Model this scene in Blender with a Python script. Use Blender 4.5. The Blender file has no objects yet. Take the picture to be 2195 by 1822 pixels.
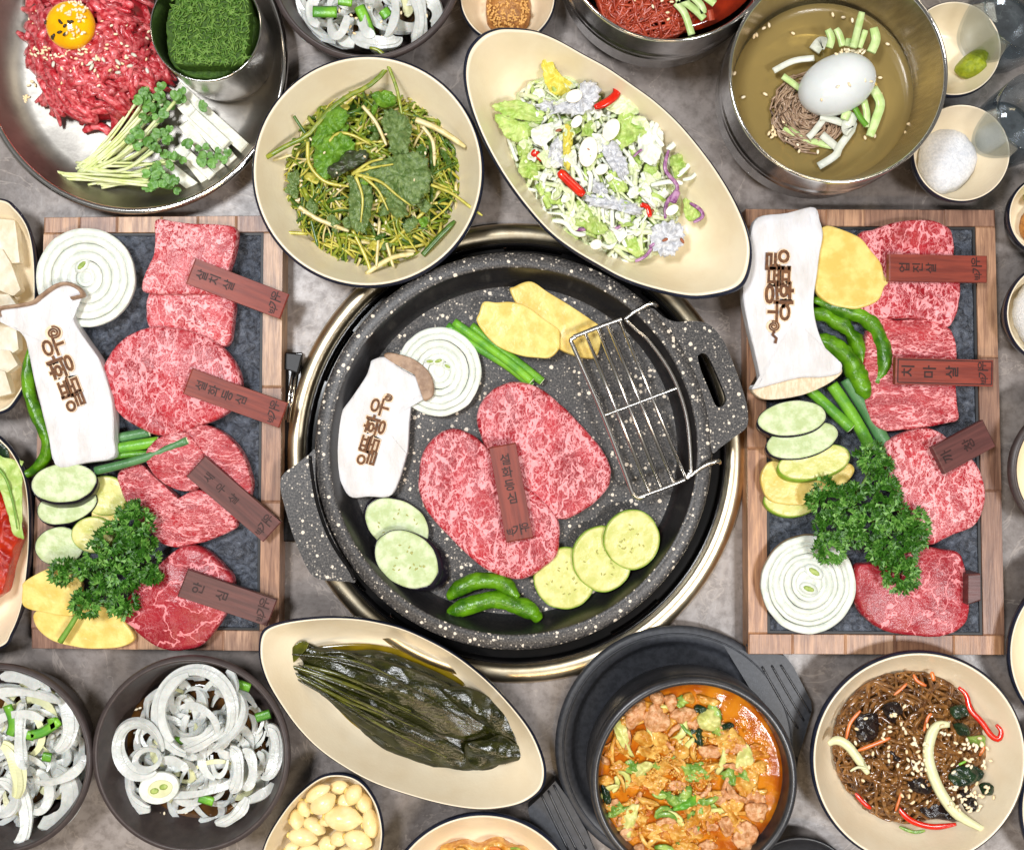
import bpy, math, random
from mathutils import Vector, noise, geometry
R = random.Random(7)
sc = bpy.context.scene
col = sc.collection
pi = math.pi

# ---------------------------------------------------------------- camera, world, lamps, exposure
H = 0.9                       # camera height over the table, metres
S = 0.000375                  # metres per photograph pixel at table height
cd = bpy.data.cameras.new('camera'); cam = bpy.data.objects.new('camera', cd); col.objects.link(cam)
cam.location = (0, 0, H); cd.sensor_width = 36; cd.lens = 36 * H / (2195 * S)
cd.clip_start = 0.02; cd.clip_end = 50
sc.camera = cam
wd = bpy.data.worlds.new('World'); sc.world = wd; wd.use_nodes = True
bg = wd.node_tree.nodes['Background']; bg.inputs[0].default_value = (1.0, 0.95, 0.88, 1); bg.inputs[1].default_value = 0.15
sc.view_settings.view_transform = 'Standard'; sc.view_settings.look = 'None'
sc.view_settings.exposure = 0.1; sc.view_settings.gamma = 1.0
def lamp(name, loc, sx, sy, power, colr, rz=0):
    ld = bpy.data.lights.new(name, 'AREA'); ld.shape = 'RECTANGLE'; ld.size = sx; ld.size_y = sy
    ld.energy = power; ld.color = colr
    o = bpy.data.objects.new(name, ld); col.objects.link(o); o.location = loc
    o.rotation_euler = (0, 0, rz)
lamp('ceiling_lamp', (-0.72, 0.42, 2.2), 0.36, 0.52, 39, (0.95, 0.97, 1.0))
lamp('ceiling_lamp', (0.95, -0.7, 2.2), 0.42, 0.32, 33, (0.97, 0.98, 1.0))
lamp('ceiling_lamp', (1.1, 1.5, 2.3), 0.6, 0.4, 12, (1.0, 0.86, 0.66))
lamp('ceiling_lamp', (-0.6, -1.5, 2.3), 0.6, 0.3, 12, (1.0, 0.80, 0.55))
lamp('ceiling_lamp', (0.35, -1.35, 2.3), 0.5, 0.25, 7, (1.0, 0.72, 0.4))
sc.cycles.max_bounces = 8; sc.cycles.transparent_max_bounces = 16

# ---------------------------------------------------------------- photograph pixels -> places on the table
ZM = {0: (0, 0, 1), 'D': (0, 0, 1.04524), 1: (0, 0, .29524), 2: (520, 0, .3672), 3: (960, 0, .37862), 4: (1520, 0, .32143),
      5: (0, 420, .30476), 6: (0, 880, .30978), 7: (600, 500, .28682), 8: (1080, 500, .28689), 9: (600, 960, .28682),
      10: (1080, 960, .28689), 11: (1560, 420, .30238), 12: (1560, 880, .30976), 13: (0, 1380, .30476),
      14: (520, 1300, .32381), 15: (1140, 1340, .29524), 16: (1640, 1340, .27653), 'a': (60, 680, .1262), 'b': (750, 820, .1147)}
def Q(k, x, y):
    ox, oy, s = ZM[k]; return (ox + x * s, oy + y * s)
def PX(k, txt):
    return [Q(k, *map(float, t.split(','))) for t in txt.split()]
def SC(k): return ZM[k][2]
def W(p, z):
    f = S * (H - z) / H
    return Vector(((p[0] - 1097.5) * f, (911 - p[1]) * f, z))
def L(px, z): return px * S * (H - z) / H

def cat(pts, n=72, closed=True):
    m = len(pts); out = []
    for i in range(n):
        t = i / n * m if closed else i / (n - 1) * (m - 1)
        k = min(int(t), m - 1 if closed else m - 2); u = t - k
        if closed: a, b, c, d = (pts[(k + j) % m] for j in (-1, 0, 1, 2))
        else: a, b, c, d = (pts[max(0, min(m - 1, k + j))] for j in (-1, 0, 1, 2))
        out.append(tuple(.5 * (2 * b[i2] + (c[i2] - a[i2]) * u + (2 * a[i2] - 5 * b[i2] + 4 * c[i2] - d[i2]) * u * u + (3 * b[i2] - a[i2] - 3 * c[i2] + d[i2]) * u ** 3) for i2 in range(len(b))))
    return out
def lin(pts, n=72):
    """closed polygon resampled evenly with straight edges"""
    m = len(pts); ln = [math.dist(pts[i], pts[(i + 1) % m]) for i in range(m)]; tot = sum(ln); out = []
    for i in range(n):
        d = i / n * tot; k = 0
        while k < m - 1 and d > ln[k]: d -= ln[k]; k += 1
        u = d / ln[k]; a, b = pts[k], pts[(k + 1) % m]
        out.append((a[0] + (b[0] - a[0]) * u, a[1] + (b[1] - a[1]) * u))
    return out
def circ(x, y, r, n=96, ry=None, rot=0):
    ry = ry or r; c, s = math.cos(rot), math.sin(rot); o = []
    for i in range(n):
        t = 2 * pi * i / n; a, b = r * math.cos(t), ry * math.sin(t)
        o.append((x + a * c + b * s, y - a * s + b * c))
    return o

# ---------------------------------------------------------------- objects
WL = {}
def link(name, vf, mat, parent=None, smooth=True, mesh=None):
    v, f = vf[0], vf[1]
    n = len(v); lo = [min(p[i] for p in v) for i in range(3)]; hi = [max(p[i] for p in v) for i in range(3)]
    c = Vector(((lo[0] + hi[0]) / 2, (lo[1] + hi[1]) / 2, lo[2]))
    me = bpy.data.meshes.new(name); me.from_pydata([tuple(Vector(p) - c) for p in v], [], f)
    mats = mat if isinstance(mat, (list, tuple)) else [mat]
    for m in mats: me.materials.append(m)
    if len(vf) > 2: me.polygons.foreach_set('material_index', vf[2])
    me.polygons.foreach_set('use_smooth', [smooth] * len(f)); me.update()
    o = bpy.data.objects.new(name, me); col.objects.link(o)
    if parent: o.parent = parent; o.location = c - WL[parent.name]
    else: o.location = c
    WL[o.name] = c
    return o
def tag(o, label=None, ctg=None, group=None, kind=None):
    if label: o['label'] = label
    if ctg: o['category'] = ctg
    if group: o['group'] = group
    if kind: o['kind'] = kind
    return o
def thing(name, label, ctg, loc, group=None):
    o = bpy.data.objects.new(name, None); col.objects.link(o); o.location = loc; o.empty_display_size = .01
    WL[o.name] = Vector(loc); return tag(o, label, ctg, group)
def part(par, name, vf, mat, label=None, kind=None, smooth=True):
    return tag(link(name, vf, mat, par, smooth), label, None, None, kind)
def solid(name, label, ctg, vf, mat, group=None, smooth=True):
    return tag(link(name, vf, mat, None, smooth), label, ctg, group)

# ---------------------------------------------------------------- mesh makers (return verts, faces)
class MB:
    def __init__(s): s.v = []; s.f = []; s.m = []
    def add(s, vf, mi=0):
        b = len(s.v); s.v += list(vf[0]); s.f += [tuple(i + b for i in q) for q in vf[1]]; s.m += [mi] * len(vf[1]); return s
    def out(s): return s.v, s.f, s.m
def nz(p, sc_, off=0): return noise.noise(Vector((p[0] * sc_ + off, p[1] * sc_ + off * .7, p[2] * sc_ + off * 1.3)))
def rings(out, prof, center=None, warp=None, top=None, seed=0):
    """out: world xy loop; prof: (scale, z[, dx, dy]) from one pole to the other"""
    n = len(out); cx = sum(p[0] for p in out) / n; cy = sum(p[1] for p in out) / n
    if center: cx, cy = center
    v = []; f = []; prev = None; z0 = min(p[1] for p in prof); z1 = max(p[1] for p in prof) + 1e-9
    def put(x, y, z):
        w = (z - z0) / (z1 - z0)
        if top: z = z + top[0] * w * (nz((x, y, 0), top[1], seed) + .5 * nz((x, y, 0), top[1] * 2.3, seed + 5))
        if warp: z = z + warp[0] * (nz((x, y, 0), warp[1], seed) + .6 * nz((x, y, .3), warp[1] * 2.1, seed + 3))
        v.append((x, y, z)); return len(v) - 1
    for e in prof:
        s, z = e[0], e[1]; dx, dy = (e[2], e[3]) if len(e) > 2 else (0, 0)
        if s <= 1e-6: cur = [put(cx + dx, cy + dy, z)]
        else: cur = [put(cx + (p[0] - cx) * s + dx, cy + (p[1] - cy) * s + dy, z) for p in out]
        if prev:
            if len(prev) == 1 and len(cur) > 1: f += [(prev[0], cur[(i + 1) % n], cur[i]) for i in range(n)]
            elif len(cur) == 1 and len(prev) > 1: f += [(prev[i], prev[(i + 1) % n], cur[0]) for i in range(n)]
            elif len(cur) > 1: f += [(prev[i], prev[(i + 1) % n], cur[(i + 1) % n], cur[i]) for i in range(n)]
        prev = cur
    return v, f
def ccw(o):
    a = sum(o[i][0] * o[(i + 1) % len(o)][1] - o[(i + 1) % len(o)][0] * o[i][1] for i in range(len(o)))
    return o if a > 0 else o[::-1]
def wout(px, z): return ccw([tuple(W(p, z)[:2]) for p in px])
def jit(o, amp, sc_, seed=0):
    n = len(o); cx = sum(p[0] for p in o) / n; cy = sum(p[1] for p in o) / n; r = []
    for p in o:
        k = 1 + amp * (nz((p[0], p[1], 0), sc_, seed) + .6 * nz((p[0], p[1], 0), sc_ * 2.2, seed))
        r.append((cx + (p[0] - cx) * k, cy + (p[1] - cy) * k))
    return r
def slab(px, z, th, n=72, j=.0, js=150, top=(.0008, 90), warp=None, seed=0, round_=1.0, smooth=True, dome=0, crisp=False):
    zt = z + th
    o = wout(cat(px, n) if smooth else lin(px, n), zt)
    if j: o = jit(o, j, js, seed)
    e = .012 * round_ if crisp else .04 * round_
    prof = [(0, z), (.5, z), (.96, z), (.99, z + .12 * th), (1, z + .4 * th), (1, z + .72 * th), (1 - e * .35, z + .92 * th), (1 - e, zt)]
    for s in (.93, .86, .78, .68, .56, .44, .32, .2, .1): prof.append((s - e * .3, zt + dome * (1 - s * s)))
    prof.append((0, zt + dome))
    return rings(o, prof, top=top, warp=warp, seed=seed)
def sheet(px, z, amp, scl, th=.0006, n=56, j=.06, js=260, seed=0, dome=0):
    o = jit(wout(cat(px, n), z), j, js, seed)
    ss = (1, .9, .78, .66, .54, .42, .3, .18)
    prof = [(0, z + dome)] + [(s, z + dome * (1 - s * s)) for s in ss[::-1]] + [(s, z + th + dome * (1 - s * s)) for s in ss] + [(0, z + th + dome)]
    return rings(o, prof, warp=(amp, scl), seed=seed)
def tube(path, w, h=None, seg=6, taper=None, up=(0, 0, 1), cap=True, twist=0):
    P = [Vector(p) for p in path]; n = len(P); v = []; f = []; U = Vector(up)
    for i, p in enumerate(P):
        t = (P[min(i + 1, n - 1)] - P[max(i - 1, 0)]); t = t.normalized() if t.length > 0 else Vector((1, 0, 0))
        sd = t.cross(U); sd = sd.normalized() if sd.length > 1e-6 else Vector((0, 1, 0)); u2 = sd.cross(t)
        if twist:
            a = twist * i / n; sd, u2 = sd * math.cos(a) + u2 * math.sin(a), u2 * math.cos(a) - sd * math.sin(a)
        k = taper(i / (n - 1)) if taper else 1
        for q in range(seg):
            a = 2 * pi * q / seg
            if seg == 4: a += pi / 4; k_ = k * 1.35
            else: k_ = k
            v.append(tuple(p + sd * (w * k_ * math.cos(a)) + u2 * ((h if h else w) * k_ * math.sin(a))))
        if i: f += [((i - 1) * seg + q, (i - 1) * seg + (q + 1) % seg, i * seg + (q + 1) % seg, i * seg + q) for q in range(seg)]
    if cap: f += [tuple(range(seg))[::-1], tuple(range((n - 1) * seg, n * seg))]
    return v, f
def ptube(k, txt, z, r, n=24, seg=8, taper=None, h=None, zs=None):
    """tube along photograph points; r in photograph pixels of that view"""
    pts = PX(k, txt); m = len(pts)
    zz = zs or [z] * m
    c = cat([(p[0], p[1], q) for p, q in zip(pts, zz)], n, False)
    rr = L(r * SC(k), z)
    return tube([W((a, b), q) for a, b, q in c], rr, h and L(h * SC(k), z), seg, taper)
def ball(c, rx, ry, rz, rot=0, u=12, w=8, bump=0, bs=200, seed=0, tilt=0):
    v = [(0, 0, -rz)]; f = []
    for i in range(1, w):
        ph = -pi / 2 + pi * i / w
        for j in range(u):
            t = 2 * pi * j / u; v.append((rx * math.cos(ph) * math.cos(t), ry * math.cos(ph) * math.sin(t), rz * math.sin(ph)))
    v.append((0, 0, rz)); e = len(v) - 1
    f += [(0, 1 + (j + 1) % u, 1 + j) for j in range(u)]
    for i in range(w - 2):
        b = 1 + i * u; f += [(b + j, b + (j + 1) % u, b + u + (j + 1) % u, b + u + j) for j in range(u)]
    b = 1 + (w - 2) * u; f += [(b + j, b + (j + 1) % u, e) for j in range(u)]
    cr, sr = math.cos(rot), math.sin(rot); ct, st = math.cos(tilt), math.sin(tilt); o = []
    for x, y, z in v:
        if bump:
            k = 1 + bump * nz((x, y, z), bs, seed); x *= k; y *= k; z *= k
        x, z = x * ct - z * st, x * st + z * ct
        o.append((c[0] + x * cr - y * sr, c[1] + x * sr + y * cr, c[2] + z))
    return o, f
def tri(polys):
    """tessellate a list of 2d loops -> verts, tris"""
    flat = [p for l in polys for p in l]
    return flat, [tuple(t) for t in geometry.tessellate_polygon([[Vector((p[0], p[1], 0)) for p in l] for l in polys])]
def plate_with_holes(outer, holes, z0, z1, bev=.001):
    loops = [ccw(outer)] + [ccw(h)[::-1] for h in holes]
    flat, tr = tri(loops); n = len(flat); v = [(p[0], p[1], z1) for p in flat] + [(p[0], p[1], z0) for p in flat]; f = []
    for t in tr:
        a, b, c = (Vector(flat[i]) for i in t)
        if (b - a).x * (c - a).y - (b - a).y * (c - a).x < 0: t = t[::-1]
        f.append(t); f.append(tuple(i + n for i in t[::-1]))
    b = 0
    for l in loops:
        m = len(l)
        f += [(b + i, b + n + i, b + n + (i + 1) % m, b + (i + 1) % m) for i in range(m)]; b += m
    return v, f
def boxq(c4, z0, z1, bev=.0008):
    """box over four world corners (list of Vector, own z offsets kept) with a small bevel"""
    c = sum(c4, Vector()) / 4; v = []; f = []
    for zz, k in ((z0, 1 - bev * 20), (z0 + bev, 1), (z1 - bev, 1), (z1, None)):
        for p in c4:
            d = p - c; l = d.length; kk = (l - bev * 1.4) / l if k is None or zz == z0 else 1
            q = c + d * kk; v.append((q.x, q.y, p.z + zz))
    f = [(3, 2, 1, 0), (12, 13, 14, 15)]
    for r in range(3): f += [(r * 4 + i, r * 4 + (i + 1) % 4, r * 4 + 4 + (i + 1) % 4, r * 4 + 4 + i) for i in range(4)]
    return v, f

# ---------------------------------------------------------------- materials
def lin3(r, g, b):
    f = lambda c: c / 12.92 if c <= .04045 else ((c + .055) / 1.055) ** 2.4
    return (f(r / 255), f(g / 255), f(b / 255), 1)
class NT:
    def __init__(s, name):
        s.m = bpy.data.materials.new(name); s.m.use_nodes = True; s.t = s.m.node_tree; s.t.nodes.clear()
        s.o = s.n('ShaderNodeOutputMaterial'); s.co = None
    def n(s, ty, ins=None, **pr):
        d = s.t.nodes.new(ty)
        for k, v in pr.items(): setattr(d, k, v)
        for k, v in (ins or {}).items(): s.set(d, k, v)
        return d
    def set(s, d, k, v):
        if isinstance(v, bpy.types.NodeSocket): s.t.links.new(v, d.inputs[k])
        else: d.inputs[k].default_value = v
    def coords(s, stretch=(1, 1, 1), rot=0, offset=True):
        tc = s.n('ShaderNodeTexCoord'); v = tc.outputs['Object']
        if offset:
            oi = s.n('ShaderNodeObjectInfo'); mu = s.n('ShaderNodeMath', {0: oi.outputs['Random'], 1: 7.31}, operation='MULTIPLY')
            v = s.n('ShaderNodeVectorMath', {0: v, 1: mu.outputs[0]}, operation='ADD').outputs[0]
        return s.n('ShaderNodeMapping', {0: v, 'Scale': stretch, 'Rotation': (0, 0, rot)}).outputs[0]
    def noise(s, v, scale, det=4, rough=.55, dist=0):
        return s.n('ShaderNodeTexNoise', {'Vector': v, 'Scale': scale, 'Detail': det, 'Roughness': rough, 'Distortion': dist}).outputs['Fac']
    def ramp(s, f, a, b, smooth=True):
        return s.n('ShaderNodeMapRange', {0: f, 1: a, 2: b}, interpolation_type='SMOOTHSTEP' if smooth else 'LINEAR').outputs[0]
    def mix(s, f, a, b, mode='MIX'):
        d = s.n('ShaderNodeMix', None, data_type='RGBA', blend_type=mode); s.set(d, 0, f); s.set(d, 6, a); s.set(d, 7, b); return d.outputs[2]
    def math(s, op, a, b=0, c=0): return s.n('ShaderNodeMath', {0: a, 1: b, 2: c}, operation=op).outputs[0]
    def bump(s, h, st, dist=.001, nrm=None):
        d = s.n('ShaderNodeBump', {'Height': h, 'Strength': st, 'Distance': dist})
        if nrm: s.set(d, 'Normal', nrm)
        return d.outputs[0]
    def bsdf(s, colr, rough=.5, metal=0, nrm=None, spec=.5, sss=0, coat=0, srad=.004, **kw):
        d = s.n('ShaderNodeBsdfPrincipled', {'Base Color': colr, 'Roughness': rough, 'Metallic': metal, 'Specular IOR Level': spec, 'Coat Weight': coat, 'Coat Roughness': .12})
        if sss: s.set(d, 'Subsurface Weight', sss); s.set(d, 'Subsurface Radius', (1, .6, .4)); s.set(d, 'Subsurface Scale', srad)
        if nrm: s.set(d, 'Normal', nrm)
        for k, v in kw.items(): s.set(d, k, v)
        s.t.links.new(d.outputs[0], s.o.inputs[0]); return d
def pm(name, c1, c2=None, scale=120, lo=.35, hi=.65, rough=.5, metal=0, bump=0, bscale=300, stretch=(1, 1, 1), spec=.5, sss=0, coat=0, vary=0, det=4, bdist=.001, rot=0):
    """general procedural material: two tones by noise, fine relief, a little variation from object to object"""
    t = NT(name); v = t.coords(stretch, rot); c = lin3(*c1); nrm = None
    if c2: c = t.mix(t.ramp(t.noise(v, scale, det), lo, hi), c, lin3(*c2))
    if vary:
        oi = t.n('ShaderNodeObjectInfo'); val = t.math('MULTIPLY_ADD', oi.outputs['Random'], vary * 2, 1 - vary)
        c = t.n('ShaderNodeHueSaturation', {'Color': c, 'Value': val}).outputs[0]
    if bump: nrm = t.bump(t.noise(v, bscale, 5), bump, bdist)
    t.bsdf(c, rough, metal, nrm, spec, sss, coat); return t.m
def meat(name, red, fat, dark, scale=110, w=.05, stretch=(1, 1, 1), rot=0, w2=.035, net_=1.0, cover=.4):
    t = NT(name); v = t.coords(stretch, rot)
    wv = t.n('ShaderNodeTexNoise', {'Vector': v, 'Scale': scale * .8, 'Detail': 2}).outputs['Color']
    vv = t.n('ShaderNodeVectorMath', {0: wv, 1: (.009, .009, .009)}, operation='MULTIPLY').outputs[0]
    v2 = t.n('ShaderNodeVectorMath', {0: v, 1: vv}, operation='ADD').outputs[0]
    def vein(s, w_, d, k=0):
        q = t.n('ShaderNodeVectorMath', {0: v2, 1: (k, k * .7, k * 1.3)}, operation='ADD').outputs[0]
        a = t.math('ABSOLUTE', t.math('SUBTRACT', t.noise(q, s, d, .55, .25), .5)); return t.math('SUBTRACT', 1.0, t.ramp(a, w_ * .4, w_ * .92))
    amt = t.ramp(t.noise(v, scale * .3, 3), .34, .62)
    big = vein(scale * .42, w * .6, 4, 1.7)
    mid = t.math('MULTIPLY', vein(scale * .95, w * .68, 4, 4.1), t.math('MULTIPLY_ADD', amt, .5 * net_, .45 * net_))
    fine = t.math('MULTIPLY', vein(scale * 2.1, w2 * 1.5, 3, 9.3), t.math('MULTIPLY_ADD', amt, .45, cover - .28))
    m = t.math('MAXIMUM', big, t.math('MAXIMUM', mid, fine))
    base = t.mix(t.ramp(t.noise(v, scale * .35, 4), .3, .7), lin3(*red), lin3(*dark))
    c = t.mix(m, base, lin3(*fat))
    nr = t.bump(m, .6, .0006); nr = t.bump(t.noise(v, 420, 4), .6, .0007, nr)
    t.bsdf(c, t.math('MULTIPLY_ADD', m, .1, .27), 0, nr, .5, .1, 0, .003); return t.m
M = {}
M['meat'] = meat('marbled_beef', (186, 38, 50), (238, 156, 160), (146, 20, 32), 116, .058, (1.35, .9, 1), .2)
M['meat_fine'] = meat('fine_marbled_beef', (194, 52, 60), (244, 170, 172), (164, 32, 44), 140, .058, (1.2, 1, 1))
M['meat_grain'] = meat('grained_beef', (184, 40, 50), (240, 158, 160), (150, 24, 36), 112, .053, (1, 2.4, 1), .5, net_=.9)
M['meat_lean'] = meat('lean_beef', (172, 42, 52), (230, 140, 144), (142, 26, 38), 80, .035, w2=.03, net_=.12, cover=.3)
M['raw'] = pm('raw_beef_strip', (172, 30, 42), (222, 112, 116), 230, .4, .66, .28, bump=.5, bscale=500, vary=.22, sss=.1, coat=.3)
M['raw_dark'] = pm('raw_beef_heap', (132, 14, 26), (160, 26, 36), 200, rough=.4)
M['sesame'] = pm('sesame_seed', (242, 214, 166), (250, 236, 206), 60, rough=.5)
M['black_sesame'] = pm('black_sesame_seed', (48, 34, 24), rough=.5)
M['cream'] = pm('cream_glaze', (247, 233, 204), (240, 223, 191), 26, rough=.24, bump=.3, bscale=420, spec=.5, bdist=.0004)
M['cream_rim'] = pm('pale_rim_glaze', (240, 226, 200), rough=.22)
M['navy'] = pm('navy_glaze', (30, 34, 48), (40, 44, 60), 90, rough=.22)
M['brown_bowl'] = pm('dark_brown_glaze', (74, 64, 62), (64, 55, 54), 140, rough=.42, bump=.2, bscale=900, bdist=.0003)
M['soy'] = pm('soy_broth', (70, 44, 18), (96, 62, 26), 80, rough=.06)
M['steel'] = pm('brushed_steel', (212, 210, 208), (186, 184, 182), 60, .3, .7, .26, 1, .06, 500, (1, 6, 1), bdist=.0003)
M['steel_tray'] = pm('reflection_toned_steel', (168, 164, 156), (142, 138, 132), 40, .3, .7, .42, 1, .2, 160, bdist=.0006)  # duller, warmer tone puts grey-brown reflections into the steel colour
M['chrome'] = pm('polished_steel', (224, 222, 218), rough=.12, metal=1)
M['ring'] = pm('brushed_ring_steel', (238, 224, 194), (226, 208, 174), 90, rough=.28, metal=1, bump=.08, bscale=600, bdist=.0003)  # warm tint puts golden lamp reflections into the ring's colour
M['wire'] = pm('wire_steel', (226, 222, 216), rough=.22, metal=1)
M['black_metal'] = pm('black_enamel', (12, 12, 13), (20, 18, 18), 50, rough=.12)
M['plastic'] = pm('black_plastic', (50, 52, 57), (62, 64, 70), 260, rough=.45, bump=.35, bscale=900, bdist=.0003)
M['stone_pot'] = pm('black_stoneware', (42, 42, 45), (52, 52, 55), 200, rough=.3, bump=.2, bscale=500, bdist=.0004)
M['white'] = pm('white_flesh', (240, 240, 236), (226, 228, 222), 120, rough=.42, bump=.35, bscale=360, sss=.1)
M['onion'] = pm('onion_flesh', (232, 234, 226), (212, 218, 206), 110, rough=.36, bump=.6, bscale=420, vary=.05, sss=.12)
M['onion_strip0'] = pm('opaque_onion', (232, 232, 228), (214, 216, 210), 200, .35, .7, .3, bump=.5, bscale=380, vary=.1, sss=.1)
def make_onion():
    t = NT('sliced_onion'); v = t.coords((1, 1, 1)); oi = t.n('ShaderNodeObjectInfo')
    c = t.mix(t.ramp(t.noise(v, 160, 4), .3, .7), lin3(244, 245, 242), lin3(224, 227, 222))
    c = t.n('ShaderNodeHueSaturation', {'Color': c, 'Value': t.math('MULTIPLY_ADD', oi.outputs['Random'], .14, .93)}).outputs[0]
    d = t.bsdf(c, .22, 0, t.bump(t.noise(v, 300, 4), .5, .0008), .5, .2, 0, .003)
    tr = t.n('ShaderNodeBsdfTranslucent', {'Color': c}).outputs[0]; tp = t.n('ShaderNodeBsdfTransparent', {'Color': lin3(240, 240, 234)}).outputs[0]
    m1 = t.n('ShaderNodeMixShader', {0: .2, 1: d.outputs[0], 2: tr}).outputs[0]; m2 = t.n('ShaderNodeMixShader', {0: .08, 1: m1, 2: tp}).outputs[0]
    t.t.links.new(m2, t.o.inputs[0]); return t.m
M['onion_strip'] = make_onion()
M['onion_pale'] = pm('yellowish_onion', (226, 226, 178), (214, 214, 170), 120, rough=.35, bump=.3, vary=.08)
M['germ'] = pm('green_germ', (132, 158, 60), (180, 196, 110), 200, rough=.5)
M['onion_skin'] = pm('onion_skin_edge', (206, 172, 126), rough=.5)
M['mush'] = pm('mushroom_flesh', (224, 224, 228), (208, 204, 201), 80, .3, .75, .55, bump=1, bscale=150, stretch=(1, .4, 1), bdist=.002, sss=.06)
M['mush_cap'] = pm('mushroom_cap', (172, 142, 116), (138, 108, 84), 160, rough=.5, bump=.5, bscale=300)
M['mush_gill'] = pm('mushroom_gill', (232, 214, 186), (214, 190, 156), 160, rough=.55, bump=.5, bscale=260, stretch=(3, 1, 1))
M['scorch'] = pm('scorched_edge', (228, 196, 160), (238, 214, 182), 300, rough=.6)
M['burn'] = pm('burnt_lettering', (122, 78, 40), (84, 50, 26), 420, rough=.7)
M['potato'] = pm('potato_flesh', (238, 214, 128), (222, 190, 96), 90, rough=.32, bump=.45, bscale=220, vary=.03, sss=.1)
M['squash'] = pm('zucchini_flesh', (224, 218, 146), (198, 200, 112), 120, rough=.3, bump=.5, bscale=260, sss=.1)
M['squash_skin'] = pm('zucchini_skin', (116, 150, 34), (142, 176, 56), 160, rough=.3)
M['egg'] = pm('eggplant_flesh', (210, 220, 180), (180, 196, 138), 130, rough=.42, bump=.5, bscale=320, sss=.1)
M['egg_skin'] = pm('eggplant_skin', (24, 20, 30), (34, 30, 40), 100, rough=.16)
M['seed'] = pm('seed_fleck', (176, 172, 96), rough=.5)
M['chilli'] = pm('green_chilli', (98, 152, 16), (46, 94, 6), 90, .3, .7, .24, bump=.6, bscale=190, vary=.12, bdist=.0016)
M['scallion'] = pm('scallion_green', (122, 184, 46), (82, 148, 48), 60, rough=.3, bump=.3, bscale=500, stretch=(1, 1, 1), vary=.15)
M['scallion_blue'] = pm('scallion_leek_green', (96, 146, 92), (72, 124, 72), 60, rough=.35, bump=.25, bscale=500, vary=.12)
M['scallion_white'] = pm('scallion_cut_end', (222, 236, 190), rough=.4)
M['parsley'] = pm('parsley_leaf', (34, 80, 14), (66, 118, 32), 420, .35, .65, .38, bump=.4, bscale=900)
M['parsley_light'] = pm('parsley_light_leaf', (70, 126, 40), (124, 172, 80), 420, .35, .65, .38, bump=.4, bscale=900)
M['stem'] = pm('green_stem', (126, 168, 64), (104, 150, 50), 160, rough=.4)
M['sprout_stem'] = pm('sprout_stem', (214, 226, 150), (234, 238, 196), 120, rough=.35, vary=.06)
M['sprout_leaf'] = pm('sprout_leaf', (76, 128, 44), (112, 160, 74), 250, rough=.4, bump=.4, bscale=500, vary=.18)
M['laver'] = pm('seaweed_flake_block', (46, 78, 12), (72, 108, 22), 420, .35, .65, .6, bump=1, bscale=700)
M['laver_light'] = pm('seaweed_shred', (116, 152, 66), (72, 114, 30), 300, rough=.5)
M['yolk'] = pm('egg_yolk', (250, 190, 4), (246, 172, 0), 60, rough=.1, sss=.15, coat=.4)
M['pear'] = pm('pear_flesh', (224, 224, 210), (208, 208, 188), 160, rough=.35, bump=.4, bscale=420, vary=.05, sss=.1)
M['herb1'] = pm('seasoned_scallion', (150, 158, 50), (104, 128, 30), 160, rough=.26, vary=.2)
M['herb2'] = pm('yellowed_scallion', (206, 198, 92), (176, 168, 58), 160, rough=.26)
M['herb3'] = pm('pale_scallion', (226, 214, 164), (206, 188, 120), 160, rough=.3)
M['herb4'] = pm('dark_scallion', (54, 86, 24), (78, 112, 36), 160, rough=.26)
M['chicory'] = pm('dressed_lettuce', (124, 146, 86), (76, 104, 46), 300, .3, .7, .2, bump=.9, bscale=300, bdist=.002)
M['chicory_light'] = pm('bright_lettuce', (112, 156, 44), (82, 128, 30), 200, rough=.24, bump=.8, bscale=260, bdist=.002)
M['chicory_dark'] = pm('red_tinged_lettuce', (70, 84, 52), (50, 52, 36), 240, rough=.25, bump=.8, bscale=300)
M['cabbage'] = pm('shredded_cabbage', (226, 232, 200), (204, 218, 164), 120, rough=.35, bump=.4, bscale=300, vary=.1)
M['cabbage_w'] = pm('white_cabbage', (238, 240, 230), (224, 230, 212), 120, rough=.35, vary=.06)
M['lettuce'] = pm('salad_lettuce', (188, 206, 124), (154, 186, 84), 140, rough=.35, bump=.6, bscale=260, vary=.1, bdist=.0016)
M['lettuce_y'] = pm('yellow_lettuce', (226, 210, 90), (208, 196, 72), 140, rough=.35, bump=.6, bscale=260)
M['purple'] = pm('purple_cabbage', (116, 50, 112), (186, 140, 176), 200, rough=.3)
M['redpep'] = pm('red_pepper', (222, 44, 18), (200, 30, 14), 120, rough=.16)
M['dressing'] = pm('grey_dressing', (186, 188, 194), (222, 224, 228), 300, .4, .65, .3, bump=.8, bscale=600)
M['almond'] = pm('almond_slice', (240, 230, 208), (248, 242, 228), 120, rough=.45)
M['almond_skin'] = pm('almond_skin', (152, 84, 48), rough=.5)
M['red_broth'] = pm('red_sauce_broth', (138, 36, 8), (112, 24, 6), 60, rough=.08)
M['red_noodle'] = pm('red_noodle', (176, 74, 48), (150, 50, 30), 200, rough=.25, vary=.1)
M['buckwheat'] = pm('buckwheat_noodle', (176, 150, 124), (138, 110, 88), 200, rough=.3)
M['radish'] = pm('pickled_radish', (222, 224, 212), (204, 208, 192), 160, rough=.25, vary=.05)
M['cucumber'] = pm('cucumber_strip', (202, 222, 160), (178, 206, 128), 160, rough=.28, vary=.08)
M['cuke_skin'] = pm('cucumber_skin', (96, 150, 40), rough=.3)
M['egg_white'] = pm('boiled_egg_white', (226, 230, 230), (216, 221, 220), 40, rough=.22, sss=.15)
M['wasabi'] = pm('wasabi_paste', (156, 168, 20), (126, 142, 12), 200, rough=.4, bump=1, bscale=300, bdist=.002)
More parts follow.
